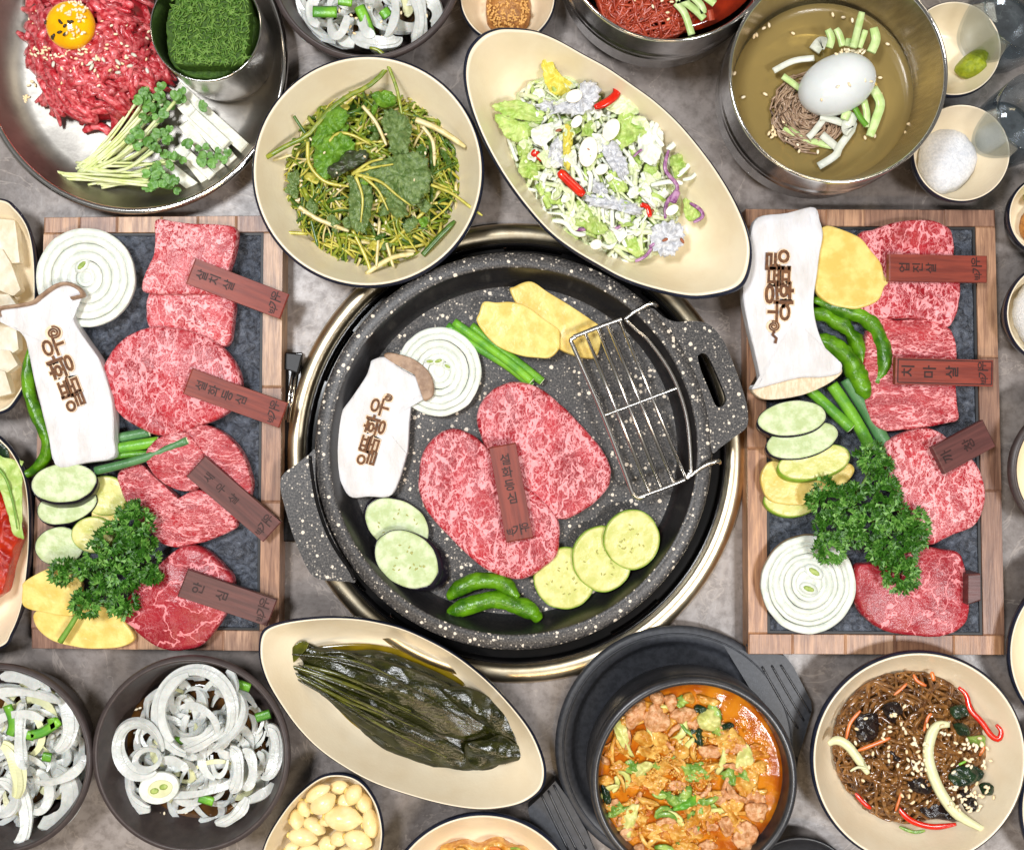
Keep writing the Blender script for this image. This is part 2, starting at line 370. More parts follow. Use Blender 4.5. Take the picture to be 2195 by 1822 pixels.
M['salt'] = pm('coarse_salt', (228, 230, 236), (210, 214, 222), 500, rough=.45, bump=1, bscale=900)
M['granule'] = pm('brown_granules', (190, 132, 66), (146, 92, 40), 300, rough=.45, vary=.1, bump=.6, bscale=700)
M['granule_l'] = pm('light_granules', (222, 170, 96), rough=.45)
M['garlic'] = pm('garlic_clove', (246, 228, 178), (238, 212, 150), 70, rough=.24, bump=.25, bscale=160, vary=.05, sss=.12, stretch=(1, 1, 1))
M['kelp'] = pm('dark_kelp', (44, 46, 8), (22, 25, 4), 90, .3, .7, .12, spec=.6, bump=.25, bscale=300, stretch=(1, 2.6, 1), rot=.6, bdist=.0014, vary=.1)
M['kelp_light'] = pm('olive_kelp', (84, 86, 16), (58, 62, 10), 120, rough=.14, spec=.6, bump=.25, bscale=260, vary=.12)
M['kelp_juice'] = pm('olive_liquid', (126, 104, 8), (104, 88, 6), 50, rough=.12)
M['glassnoodle'] = pm('glass_noodle', (140, 96, 48), (88, 54, 26), 160, rough=.1, vary=.15, coat=.3)
M['glassnoodle_d'] = pm('dark_glass_noodle', (92, 60, 34), (70, 44, 24), 160, rough=.18, vary=.15, coat=.3)
M['carrot'] = pm('carrot_strip', (220, 122, 50), (200, 98, 36), 160, rough=.28)
M['woodear'] = pm('wood_ear', (40, 28, 26), (24, 16, 16), 160, rough=.18, bump=.7, bscale=260)
M['spinach'] = pm('dark_spinach', (34, 58, 32), (20, 38, 26), 160, rough=.18, bump=.7, bscale=260)
M['stew'] = pm('stew_broth', (200, 122, 22), (164, 78, 8), 70, .35, .65, .07, bump=.2, bscale=200, spec=.3)
M['stew_fat'] = pm('stew_foam', (210, 142, 50), (176, 100, 26), 260, rough=.2, bump=.9, bscale=420)
M['pork'] = pm('boiled_meat', (226, 176, 130), (190, 124, 70), 260, rough=.3, bump=.9, bscale=260, bdist=.002)
M['stewcab'] = pm('stewed_cabbage', (226, 180, 92), (190, 124, 36), 160, rough=.2, bump=.6, bscale=200)
M['green_on'] = pm('green_onion', (96, 138, 48), (160, 186, 90), 120, rough=.22, bump=.4)
M['tofu'] = pm('white_tofu', (220, 213, 194), (208, 194, 164), 60, rough=.35, bump=.2, bscale=300, sss=.12)
M['kimchi'] = pm('red_kimchi', (186, 46, 10), (150, 18, 10), 90, .3, .7, .14, bump=.9, bscale=160, bdist=.002)
M['signwood'] = pm('reddish_sign_wood', (144, 62, 46), (112, 44, 34), 90, .3, .7, .4, bump=.35, bscale=240, stretch=(.25, 3, 1), vary=.1, bdist=.0005)
M['sign_dark'] = pm('dark_sign_wood', (106, 62, 58), (80, 46, 44), 90, .3, .7, .42, bump=.35, bscale=240, stretch=(.25, 3, 1), vary=.06, bdist=.0005)
M['ink'] = pm('burnt_ink', (54, 20, 16), (38, 14, 12), 200, rough=.6)
M['hole'] = pm('black_rubber', (24, 25, 28), rough=.5)
def make_wood():
    t = NT('acacia_block'); v = t.coords((1, 1, 1)); oi = t.n('ShaderNodeObjectInfo')
    sv = t.n('ShaderNodeMapping', {0: v, 'Scale': (14, 150, 60)}).outputs[0]
    g = t.noise(sv, 1.6, 6, .6, .6)
    fine = t.noise(t.n('ShaderNodeMapping', {0: v, 'Scale': (60, 1400, 200)}).outputs[0], 1, 4)
    c = t.mix(t.ramp(g, .3, .7), lin3(146, 116, 98), lin3(208, 176, 148))
    c = t.mix(t.math('MULTIPLY', t.ramp(fine, .45, .7), .35), c, lin3(92, 64, 50))
    c = t.mix(1.0, c, oi.outputs['Color'], 'MULTIPLY')
    t.bsdf(c, .38, 0, t.bump(fine, .35, .0004), .5); return t.m
M['wood'] = make_wood()
def make_slate():
    t = NT('textured_black_slate'); v = t.coords(offset=False)
    a = t.noise(v, 150, 5, .65, 1.2); b = t.noise(v, 420, 4, .6)
    h = t.math('MULTIPLY_ADD', b, .35, a)
    c = t.mix(t.ramp(a, .3, .7), lin3(44, 48, 56), lin3(104, 112, 126))  # paler blue-grey tone puts the lamp's sheen into the slate colour
    t.bsdf(c, .4, 0, t.bump(h, 1.0, .005), .9); return t.m
M['slate'] = make_slate()
def make_pan():
    t = NT('granite_coating'); v = t.coords(offset=False)
    c = t.mix(t.ramp(t.noise(v, 700, 3), .4, .66), lin3(36, 35, 36), lin3(88, 84, 81))
    def spots(scale, lo, hi):
        d = t.n('ShaderNodeTexVoronoi', {'Vector': v, 'Scale': scale})
        sz = t.n('ShaderNodeSeparateColor', {0: d.outputs['Color']}).outputs[0]
        rad = t.ramp(sz, lo, 1.0, False); dd = t.math('ADD', d.outputs['Distance'], t.math('MULTIPLY', t.noise(v, scale * 3, 2), .25))
        return t.ramp(t.math('SUBTRACT', t.math('MULTIPLY', rad, hi), dd), .0, .06)
    s1 = spots(270, .5, .6); s2 = spots(520, .4, .58)
    c = t.mix(t.math('MULTIPLY', s2, .7), c, lin3(196, 186, 172)); c = t.mix(s1, c, lin3(226, 214, 196))
    t.bsdf(c, .42, 0, t.bump(t.noise(v, 900, 3), .3, .0003), .5); return t.m
M['pan'] = make_pan()
M['pan_wall'] = pm('pan_wall_coating', (30, 30, 32), (44, 42, 42), 700, .4, .7, .3, bump=.2, bscale=900, bdist=.0003)
def make_table():
    t = NT('stone_laminate'); v = t.coords(offset=False)
    a = t.noise(v, 9, 6, .62, .6); b = t.noise(v, 120, 5, .65)
    c = t.mix(t.ramp(a, .3, .7), lin3(112, 102, 96), lin3(160, 151, 146))
    c = t.mix(t.math('MULTIPLY', t.ramp(b, .4, .7), .5), c, lin3(80, 68, 60))
    vein = t.math('ABSOLUTE', t.math('SUBTRACT', t.noise(v, 14, 5, .6, 1.0), .5))
    c = t.mix(t.math('MULTIPLY', t.math('SUBTRACT', 1.0, t.ramp(vein, .0, .012)), .45), c, lin3(176, 164, 154))
    t.bsdf(c, t.math('MULTIPLY_ADD', b, .25, .24), 0, t.bump(b, .4, .0006), .5); return t.m
M['table'] = make_table()
def make_glass(name, tint, refl=.9, diffuse=None, dfac=0):
    t = NT(name)
    lw = t.n('ShaderNodeLayerWeight', {'Blend': .5}).outputs['Facing']
    fr = t.math('MULTIPLY_ADD', t.math('POWER', lw, 3.0), .6, .05)
    tr = t.n('ShaderNodeBsdfTransparent', {'Color': lin3(*tint)}).outputs[0]
    gl = t.n('ShaderNodeBsdfGlossy', {'Roughness': .04}).outputs[0]
    if diffuse:
        df = t.n('ShaderNodeBsdfDiffuse', {'Color': lin3(*diffuse)}).outputs[0]
        tr = t.n('ShaderNodeMixShader', {0: dfac, 1: tr, 2: df}).outputs[0]
    mx = t.n('ShaderNodeMixShader', {0: fr, 1: tr, 2: gl}).outputs[0]
    t.t.links.new(mx, t.o.inputs[0]); return t.m
M['glass'] = make_glass('clear_glass', (226, 232, 236))
M['broth'] = make_glass('cold_noodle_broth', (226, 208, 150), diffuse=(176, 152, 92), dfac=.5)

# ---------------------------------------------------------------- lettering (built first, while the scene is small)
TX = {}
def glyph(ch, off=0):
    k = (ch, off)
    if k not in TX:
        c = bpy.data.curves.new('t', 'FONT'); c.body = ch; c.size = 1; c.offset = off; c.resolution_u = 3
        o = bpy.data.objects.new('t', c); col.objects.link(o); dg = bpy.context.evaluated_depsgraph_get()
        m = bpy.data.meshes.new_from_object(o.evaluated_get(dg))
        v = [(p.co.x, p.co.y) for p in m.vertices]; f = [tuple(p.vertices) for p in m.polygons]
        x0, x1 = min(p[0] for p in v), max(p[0] for p in v); y0, y1 = min(p[1] for p in v), max(p[1] for p in v)
        TX[k] = ([(a - (x0 + x1) / 2, b - (y0 + y1) / 2) for a, b in v], f)
        bpy.data.objects.remove(o); bpy.data.curves.remove(c); bpy.data.meshes.remove(m)
    return TX[k]
for ch in '일품황우설화등심살치새안업진마박가까창': glyph(ch)
for ch in '일품황우': glyph(ch, .06); glyph(ch, .022)
for ch in '설화등심살치새우안업진마박가까창': glyph(ch, .016)
def lay(vf, c, r, u, size):
    return [tuple(c + r * (a * size) + u * (b * size)) for a, b in vf[0]], vf[1]
# ---------------------------------------------------------------- the table
t_ = 0.75
tb = link('table', ([(-t_, -t_, 0), (t_, -t_, 0), (t_, t_, 0), (-t_, t_, 0)], [(0, 1, 2, 3)]), M['table']); tag(tb, kind='structure')

# ---------------------------------------------------------------- dishes
def dish(name, label, px, zr, fs=.62, zb=.0, mats=('cream', 'cream_rim', 'navy'), rim=.022, group=None, foot=.5, ctg='plate', smoothpx=True, n=112):
    o = wout(cat(px, n) if smoothpx else px, zr); c = (sum(p[0] for p in o) / len(o), sum(p[1] for p in o) / len(o))
    t = thing(name, label, ctg, (c[0], c[1], zb), group); d = zr - zb; fl = zb + .004
    ins = [(0, fl), (fs * .5, fl), (fs * .85, fl + .0003), (fs, fl + .03 * d)]
    for k in range(1, 8):
        u = k / 8; ins.append((fs + (1 - rim * 2 - fs) * u, fl + .03 * d + (d - .006) * (u ** 1.6)))
    ins.append((1 - rim * 2, zr - .0012))
    part(t, 'glazed_inside', rings(o, ins), M[mats[0]])
    part(t, 'pale_rim', rings(o, [(1 - rim * 2, zr - .0012), (1 - rim * 1.7, zr - .0002), (1 - rim * 1.2, zr), (1 - rim, zr - .0006)]), M[mats[1]])
    part(t, 'dark_outside', rings(o, [(1 - rim, zr - .0006), (1 - rim * .4, zr - .0012), (1, zr - .0028), (1, zr - .005), (.95, zr - .012 if d > .03 else zr - .4 * d), (fs + .12, zb + .2 * d), (foot + .08, zb + .002), (foot, zb), (0, zb)]), M[mats[2]])
    return t, c, fl
def steel_bowl(name, label, px, zr, zb=0, wall=.045, taper=.9, bands=True, ctg='bowl'):
    o = wout(px, zr); c = (sum(p[0] for p in o) / len(o), sum(p[1] for p in o) / len(o)); d = zr - zb
    t = thing(name, label, ctg, (c[0], c[1], zb))
    part(t, 'inner_wall', rings(o, [(0, zb + .006), (taper - .14, zb + .006), (taper - .07, zb + .010), (taper - .035, zb + .02), (1 - wall, zr - .006), (1 - wall * .8, zr - .001)]), M['steel'])
    part(t, 'rolled_rim', rings(o, [(1 - wall * .8, zr - .001), (1 - wall * .6, zr + .0006), (1 - wall * .3, zr + .001), (1 - .004, zr), (1, zr - .0015), (1 - .006, zr - .003)]), M['chrome'])
    prof = [(1 - .006, zr - .003), (1 - .008, zr - .3 * d)]
    if bands: prof += [(1 - .008, zr - .34 * d), (1.0, zr - .36 * d), (1.0, zr - .39 * d), (1 - .008, zr - .41 * d), (1 - .012, zr - .44 * d), (.997, zr - .46 * d), (.985, zr - .5 * d)]
    prof += [(.97, zb + .25 * d), (taper, zb + .05 * d), (taper - .03, zb), (0, zb)]
    part(t, 'outer_wall', rings(o, prof), M['steel'])
    return t, c
def disc(px, z, s=1.0, bulge=0, n=72, topn=None, seed=0):
    o = wout(px, z); return rings(o, [(s, z - .001), (s, z), (s * .9, z + bulge * .2), (s * .6, z + bulge * .7), (s * .3, z + bulge * .95), (0, z + bulge)], top=topn, seed=seed)

# ---------------------------------------------------------------- strands heaped on a dish
def dome(x, y, c, r, z, h):
    q = 1 - ((x - c[0]) ** 2 + (y - c[1]) ** 2) / (r * r); return z + h * max(q, 0) ** .7
def strand(c, r, z, h, ln, curl, rr, inside=1.0, lift=.004, steps=12):
    a = R.uniform(0, 2 * pi); d = r * math.sqrt(R.random()) * inside
    x, y = c[0] + d * math.cos(a), c[1] + d * math.sin(a); hd = R.uniform(0, 2 * pi); k = R.gauss(0, curl); dk = R.gauss(0, curl * .6); p = []
    zo = R.uniform(0, lift)
    for i in range(steps):
        dd = math.hypot(x - c[0], y - c[1])
        if dd > r * rr: x, y = c[0] + (x - c[0]) * r * rr / dd, c[1] + (y - c[1]) * r * rr / dd
        p.append((x, y, dome(x, y, c, r, z, h) + zo + .0012 * math.sin(i * 1.3 + a)))
        x += math.cos(hd) * ln / steps; y += math.sin(hd) * ln / steps; hd += (k + dk * i / steps) * ln / steps
        if (x - c[0]) ** 2 + (y - c[1]) ** 2 > (r * rr) ** 2: hd += .9 * (1 if math.sin(math.atan2(c[1] - y, c[0] - x) - hd) > 0 else -1)
    return p
def strands(n, c, r, z, h, ln, curl, w, hh, seg=5, rr=1.0, inside=.95, lift=.004, ell=(1, 1, 0), taper=None, steps=12):
    mb = MB(); ca, sa = math.cos(ell[2]), math.sin(ell[2])
    for i in range(n):
        p = strand((0, 0), r, z, h, ln * R.uniform(.5, 1.3), curl, rr, inside, lift, steps)
        q = [(c[0] + (x * ell[0]) * ca - (y * ell[1]) * sa, c[1] + (x * ell[0]) * sa + (y * ell[1]) * ca, zz) for x, y, zz in p]
        k = R.uniform(.6, 1.25); mb.add(tube(q, w * k, hh * k, seg, taper, twist=R.uniform(-2, 2)))
    return mb.out()
def seeds(pxs, z, ln=.0017, jitter=0, dm=None):
    mb = MB()
    for p in pxs:
        q = W(p, z if not dm else dm(p)); mb.add(ball((q.x, q.y, q.z), ln * R.uniform(.85, 1.15), ln * .55, ln * .4, R.uniform(0, pi), 6, 4))
    return mb.out()
def scatter(k, cx, cy, rx, ry, n):
    o = []
    for i in range(n):
        a = R.uniform(0, 2 * pi); d = math.sqrt(R.random()); o.append(Q(k, cx + rx * d * math.cos(a), cy + ry * d * math.sin(a)))
    return o

# ---------------------------------------------------------------- vegetables
def onion_slice(label, k, cx, cy, rx, ry, z, th, rings_=6, rot=0, germs=(), skin=False, seed=0):
    c = Q(k, cx, cy); s = SC(k); o = jit(wout(circ(c[0], c[1], rx * s, 84, ry * s, rot), z + th), .018, 60, seed); w = W(c, z)
    t = thing('onion_slice', label, 'onion', (w.x, w.y, z)); g = R.Random if False else random.Random(seed)
    ed = [1.0]
    for i in range(rings_): ed.append(ed[-1] - (.86 / rings_) * g.uniform(.75, 1.25))
    ed[-1] = max(ed[-1], .1); dx = dy = 0
    for i in range(rings_):
        a, b = ed[i], ed[i + 1] + .0025; zt = z + th + g.uniform(-.0005, .0004) - (.0006 * i / rings_)
        pr = [(b, z + .3 * th, dx, dy), (b, zt - .0007, dx, dy), (b + .006, zt - .0001, dx, dy), ((a + b) / 2, zt + .0001, dx, dy), (a - .010, zt - .0001, dx, dy), (a - .001, zt - .0008, dx, dy)]
        pr += [(a * .985, z + .5 * th, dx, dy), (a * .93, z, dx, dy)] if i == 0 else [(a - .003, z + .3 * th, dx, dy)]
        part(t, 'onion_layer', rings(o, pr, seed=seed), M['onion'])
        dx += g.uniform(-.0005, .0005); dy += g.uniform(-.0005, .0005)
    part(t, 'onion_heart', rings(o, [(0, z), (ed[-1] + .05, z), (ed[-1] + .05, z + th - .002), (ed[-1] * .8, z + th - .001), (0, z + th - .0008)]), M['onion'])
    for (gx, gy, gl, ga) in germs:
        p = W(Q(k, gx, gy), z + th); sh = part(t, 'germ_sheath', ball((p.x, p.y, p.z - .0011), L(gl * s * 1.7, z), L(gl * s * 1.05, z), .0016, ga, 12, 5), M['onion'])
        part(sh, 'green_germ', ball((p.x, p.y, p.z + .0003), L(gl * s, z), L(gl * s * .45, z), .0008, ga, 8, 5), M['germ'])
    if skin: part(t, 'papery_edge', rings(o, [(.99, z + .1 * th, skin[0], skin[1]), (1.012, z + .4 * th, skin[0], skin[1]), (1.0, z + .8 * th)]), M['onion_skin'])
    return t
def veg_slice(name, label, ctg, k, cx, cy, rx, ry, rot, z, th, flesh, skin, off=(0, 0), group=None, seed=0, flecks=0, tilt=(0, 0)):
    """round cut with a skin round its edge; off slants the side, tilt raises the top over the photograph's x and y"""
    c = Q(k, cx, cy); s = SC(k); zt = z + th; o = jit(wout(circ(c[0], c[1], rx * s, 64, ry * s, rot), zt), .035, 55, seed); w = W(c, z)
    cxw = sum(p[0] for p in o) / 64; cyw = sum(p[1] for p in o) / 64; dx, dy = L(off[0] * s, z), -L(off[1] * s, z)
    def tl(vf): return [(x, y, zz + max(0, (zz - z) / th) * ((x - cxw) * tilt[0] + (y - cyw) * tilt[1])) for x, y, zz in vf[0]], vf[1]
    t = thing(name, label, ctg, (w.x, w.y, z), group)
    part(t, 'flesh', tl(rings(o, [(.972, zt - .0008), (.965, zt), (.9, zt + .0002), (.8, zt + .0003), (.66, zt + .0003), (.5, zt), (.34, zt - .0001), (.18, zt), (0, zt)], top=(.0003, 200), seed=seed)), M[flesh])
    part(t, 'skin', tl(rings(o, [(0, z, dx, dy), (.95, z, dx, dy), (.995, z + .2 * th, dx * .8, dy * .8), (1, z + .6 * th, dx * .4, dy * .4), (.995, zt - .0003), (.972, zt - .0004), (.97, zt - .0012)])), M[skin])
    if flecks:
        g = random.Random(seed + 1); mb = MB()
        for i in range(flecks):
            a = g.uniform(0, 2 * pi); d = g.uniform(.25, .62)
            x = cxw + (o[0][0] - cxw) * 0 + L(rx * s, z) * d * math.cos(a); y = cyw + L(ry * s, z) * d * math.sin(a)
            zz = zt + (x - cxw) * tilt[0] + (y - cyw) * tilt[1]; mb.add(ball((x, y, zz + .0002), .0012, .0006, .0004, g.uniform(0, 3), 6, 4))
        tag(part(t, 'seed_fleck', mb.out(), M['seed']), kind='stuff')
    return t
def potato(label, k, txt, z, th, seed=0, group=None):
    return solid('potato_slice', label, 'potato', slab(PX(k, txt), z, th, top=(.0006, 70), seed=seed, round_=.6), M['potato'], group)
def steak(label, k, txts, z, th, mat, seed=0, dz=.003, name='beef_slice', dome=.0015, round_=1.0):
    ps = [PX(k, t) for t in txts]
    if len(txts) == 1: return solid(name, label, 'beef', slab(ps[0], z, th, n=90, j=.012, js=120, top=(.0016, 70), seed=seed, dome=dome, round_=round_), M[mat])
    c = W((sum(p[0] for p in ps[0]) / len(ps[0]), sum(p[1] for p in ps[0]) / len(ps[0])), z); t = thing(name, label, 'beef', c)
    for i, p in enumerate(ps): part(t, 'meat_lobe', slab(p, z, th + dz * i, n=80, j=.012, js=120, top=(.0016, 70), seed=seed + i * 7, dome=dome), M[mat])
    return t
def chilli(label, k, txt, z, r, group=None, stem=True, zs=None, seed=0):
    pts = PX(k, txt); w = W(pts[0], z); t = thing('green_chilli', label, 'chilli pepper', (w.x, w.y, 0), group)
    vf = ptube(k, txt, z, r, 34, 12, lambda u: .32 + .68 * min(1, 5 * u + .1, 4 * (1 - u) + .12) if u < .999 else .2, zs=zs)
    v = []
    for i, p in enumerate(vf[0]):
        a = .0014 * (nz(p, 110, seed) + .7 * nz(p, 260, seed)); v.append((p[0] + a, p[1] + a, p[2] + a))
    part(t, 'pod', (v, vf[1]), M['chilli'])
    if stem:
        a, b = pts[0], pts[1]; d = (a[0] - b[0], a[1] - b[1]); l = math.hypot(*d); q = (a[0] + d[0] / l * 16, a[1] + d[1] / l * 16); zz = zs[0] if zs else z
        part(t, 'stalk', tube([W(a, zz), W(((a[0] + q[0]) / 2, (a[1] + q[1]) / 2), zz + .001), W(q, zz)], L(r * SC(k) * .3, z), None, 6), M['stem'])
    return t
def scallion(label, k, txt, z, r, mat='scallion', group=None, zs=None):
    pts = PX(k, txt); w = W(pts[0], z); t = thing('scallion_stalk', label, 'scallion', (w.x, w.y, 0), group)
    part(t, 'stalk', ptube(k, txt, z, r, 14, 10, None, h=r * .8, zs=zs), M[mat])
    a, b = pts[-1], pts[-2]; d = (a[0] - b[0], a[1] - b[1]); l = math.hypot(*d); q = (a[0] + d[0] / l * 1.2, a[1] + d[1] / l * 1.2); z1 = zs[-1] if zs else z
    part(t, 'cut_end', tube([W(a, z1), W(q, z1)], L(r * SC(k) * .93, z), L(r * SC(k) * .72, z), 10), M['scallion_white'])
    return t
def mushroom(label, k, txt, z, th, cap, letters, caplabel='cap', gill=None, seed=0):
    px = PX(k, txt) if isinstance(txt, str) else txt
    w = W((sum(p[0] for p in px) / len(px), sum(p[1] for p in px) / len(px)), z); t = thing('mushroom_slice', label, 'mushroom', (w.x, w.y, z)); zt = z + th
    cf = part(t, 'cut_face', slab(px, z, th, n=110, top=(.0004, 40), seed=seed, round_=.35), M['mush'])
    if cap: part(t, 'cap_edge', cap, M['mush_cap'])
    if gill: part(t, 'gills', gill, M['mush_gill'])
    kk, reading, tri_, em = letters
    hal = MB(); ink = MB()
    for ch, gx, gy, size, ang in tri_:
        s = SC(kk); c = W(Q(kk, gx, gy), zt + .0007); r = Vector((math.cos(ang), math.sin(ang), 0)); u = Vector((-r.y, r.x, 0)); sz = L(size * s, zt)
        sz *= 1.28; hal.add(lay(glyph(ch, .06), c, r, u, sz)); ink.add(lay(glyph(ch, .022), c + Vector((0, 0, .0003)), r, u, sz))
    gx, gy, er, tail = em; c = W(Q(kk, gx, gy), zt + .001); er = L(er * SC(kk), zt); sp = []
    for i in range(40):
        a = i / 39 * 4.6 * pi; q = er * (.15 + .85 * i / 39); sp.append((c.x + q * math.cos(a), c.y + q * math.sin(a) * .9, c.z))
    ink.add(tube(sp, er * .13, .0003, 4)); hal.add(([tuple(c + Vector((er * 1.25 * math.cos(2 * pi * i / 20), er * 1.15 * math.sin(2 * pi * i / 20), -.0004))) for i in range(20)], [tuple(range(20))]))
    if tail: ink.add(tube([W(Q(kk, *p), zt + .001) for p in tail], er * .25, .0003, 4))
    part(cf, 'scorch_halo', hal.out(), M['scorch'], smooth=False); part(cf, 'burnt_lettering', ink.out(), M['burn'], smooth=False)
    return t
def sign(label, k, a, b, width, za, zb_, chars, logo=True, th=.006, mat='signwood', spots=None, size=.36, frame=False, name='meat_sign'):
    s = SC(k); pa, pb = W(Q(k, *a), za), W(Q(k, *b), zb_); d = (pb - pa); ln = d.length; d.normalize(); up = Vector((0, 0, 1))
    r = d.cross(up).normalized(); r = -r if False else r; nrm = r.cross(d).normalized(); nrm = nrm if nrm.z > 0 else -nrm
    # reading runs from a to b with letters upright when a is the top: their right-hand side
    rr = Vector((-d.y, d.x, 0)).normalized()
    wd_ = L(width * s, za) / 2
    c4 = [pa - rr * wd_, pb - rr * wd_, pb + rr * wd_, pa + rr * wd_]
    t = thing(name, label, 'wooden sign', tuple((pa + pb) / 2 - Vector((0, 0, th))))
    bo = link('plaque', boxq([Vector((0, -wd_, 0)), Vector((ln, -wd_, 0)), Vector((ln, wd_, 0)), Vector((0, wd_, 0))], -th, 0, .0007), M[mat], None, False)
    # stand the plaque on its own axes
    import mathutils
    mt = mathutils.Matrix((d, rr, nrm)).transposed().to_4x4(); mt.translation = pa
    c0 = WL[bo.name]; bo.parent = t; mt2 = mt @ mathutils.Matrix.Translation(c0); mt2.translation -= WL[t.name]; bo.matrix_local = mt2
    mb = MB(); e = nrm * .0003
    spots = spots or [.17 + .15 * i for i in range(len(chars))]
    for ch, f in zip(chars, spots): part(t, 'letter', lay(glyph(ch, .016), pa + d * (ln * f) + e, rr, -d, wd_ * 2 * size * 1.3), M['ink'], smooth=False)
    if logo:
        for i, ch in enumerate('박가우'):
            part(t, 'logo_letter', lay(glyph(ch, .016), pa + d * (ln * (.89 - .012 * (i - 1))) + rr * (wd_ * .56 * (i - 1)) + e, rr, -d, wd_ * 2 * (.32, .44, .38)[i]), M['ink'], smooth=False)
    if frame:
        for f0, f1, q0, q1 in ((.02, .98, -.86, -.86), (.02, .98, .86, .86), (.02, .02, -.86, .86), (.98, .98, -.86, .86)):
            p0 = pa + d * ln * f0 + rr * wd_ * q0 + e * .5; p1 = pa + d * ln * f1 + rr * wd_ * q1 + e * .5; mb.add(tube([p0, p1], .0004, .0002, 4))
    if mb.v: part(t, 'border_line', mb.out(), M['ink'], smooth=False)
    return t
def parsley(label, k, lobes, stems, z, seed=0):
    g = random.Random(seed); c = Q(k, lobes[0][0], lobes[0][1]); w = W(c, z); t = thing('parsley_sprig', label, 'parsley', (w.x, w.y, z)); s = SC(k)
    for li, (cx, cy, r) in enumerate(lobes):
        pc = W(Q(k, cx, cy), z + .006); rr = L(r * s * .86, z); mbs = [MB(), MB()]; n = int(50 * (r / 130) ** 1.5) + 10
        for i in range(n):
            a = g.uniform(0, 2 * pi); q = math.sqrt(g.random()); x, y = rr * q * math.cos(a), rr * q * math.sin(a)
            zz = .012 * (1 - q * q) ** .5 + g.uniform(-.003, .002); lr = g.uniform(.0024, .0044); ax = a + g.uniform(-.9, .9); ti = g.uniform(.2, 1.1) * (.4 + q)
            # a frilled fan: two arcs of vertices, edge crimped up and down
            m = 9; v = [(0, 0, 0)]; f = []
            for ring_, (rad, am) in enumerate(((.55, .18), (1.0, .42))):
                for j in range(m):
                    b = (j / (m - 1) - .5) * 3.3; rj = rad * (1 + (.16 if j % 2 else -.12) * ring_); v.append((rj * math.cos(b) * lr, rj * math.sin(b) * lr, am * lr * (1 if j % 2 else -1) + .25 * lr * rad))
            f += [(0, 1 + j, 2 + j) for j in range(m - 1)] + [(1 + j, 1 + m + j, 2 + m + j, 2 + j) for j in range(m - 1)]
            ca, sa, ct, st = math.cos(ax), math.sin(ax), math.cos(ti), math.sin(ti); o = []
            for X, Y, Z in v:
                X, Z = X * ct + Z * st, Z * ct - X * st; o.append((pc.x + x + X * ca - Y * sa, pc.y + y + X * sa + Y * ca, pc.z + zz + Z))
            mbs[0 if g.random() < .62 else 1].add((o, f))
        v = mbs[0]; nb = len(v.f); v.add(mbs[1].out()[:2], 1)
        tag(part(t, 'curly_leaf', v.out(), [M['parsley'], M['parsley_light']], smooth=False))
    for txt, r in stems: part(t, 'stem', ptube(k, txt, z + .003, r, 16, 6, lambda u: 1 - .4 * u), M['stem'])
    return t
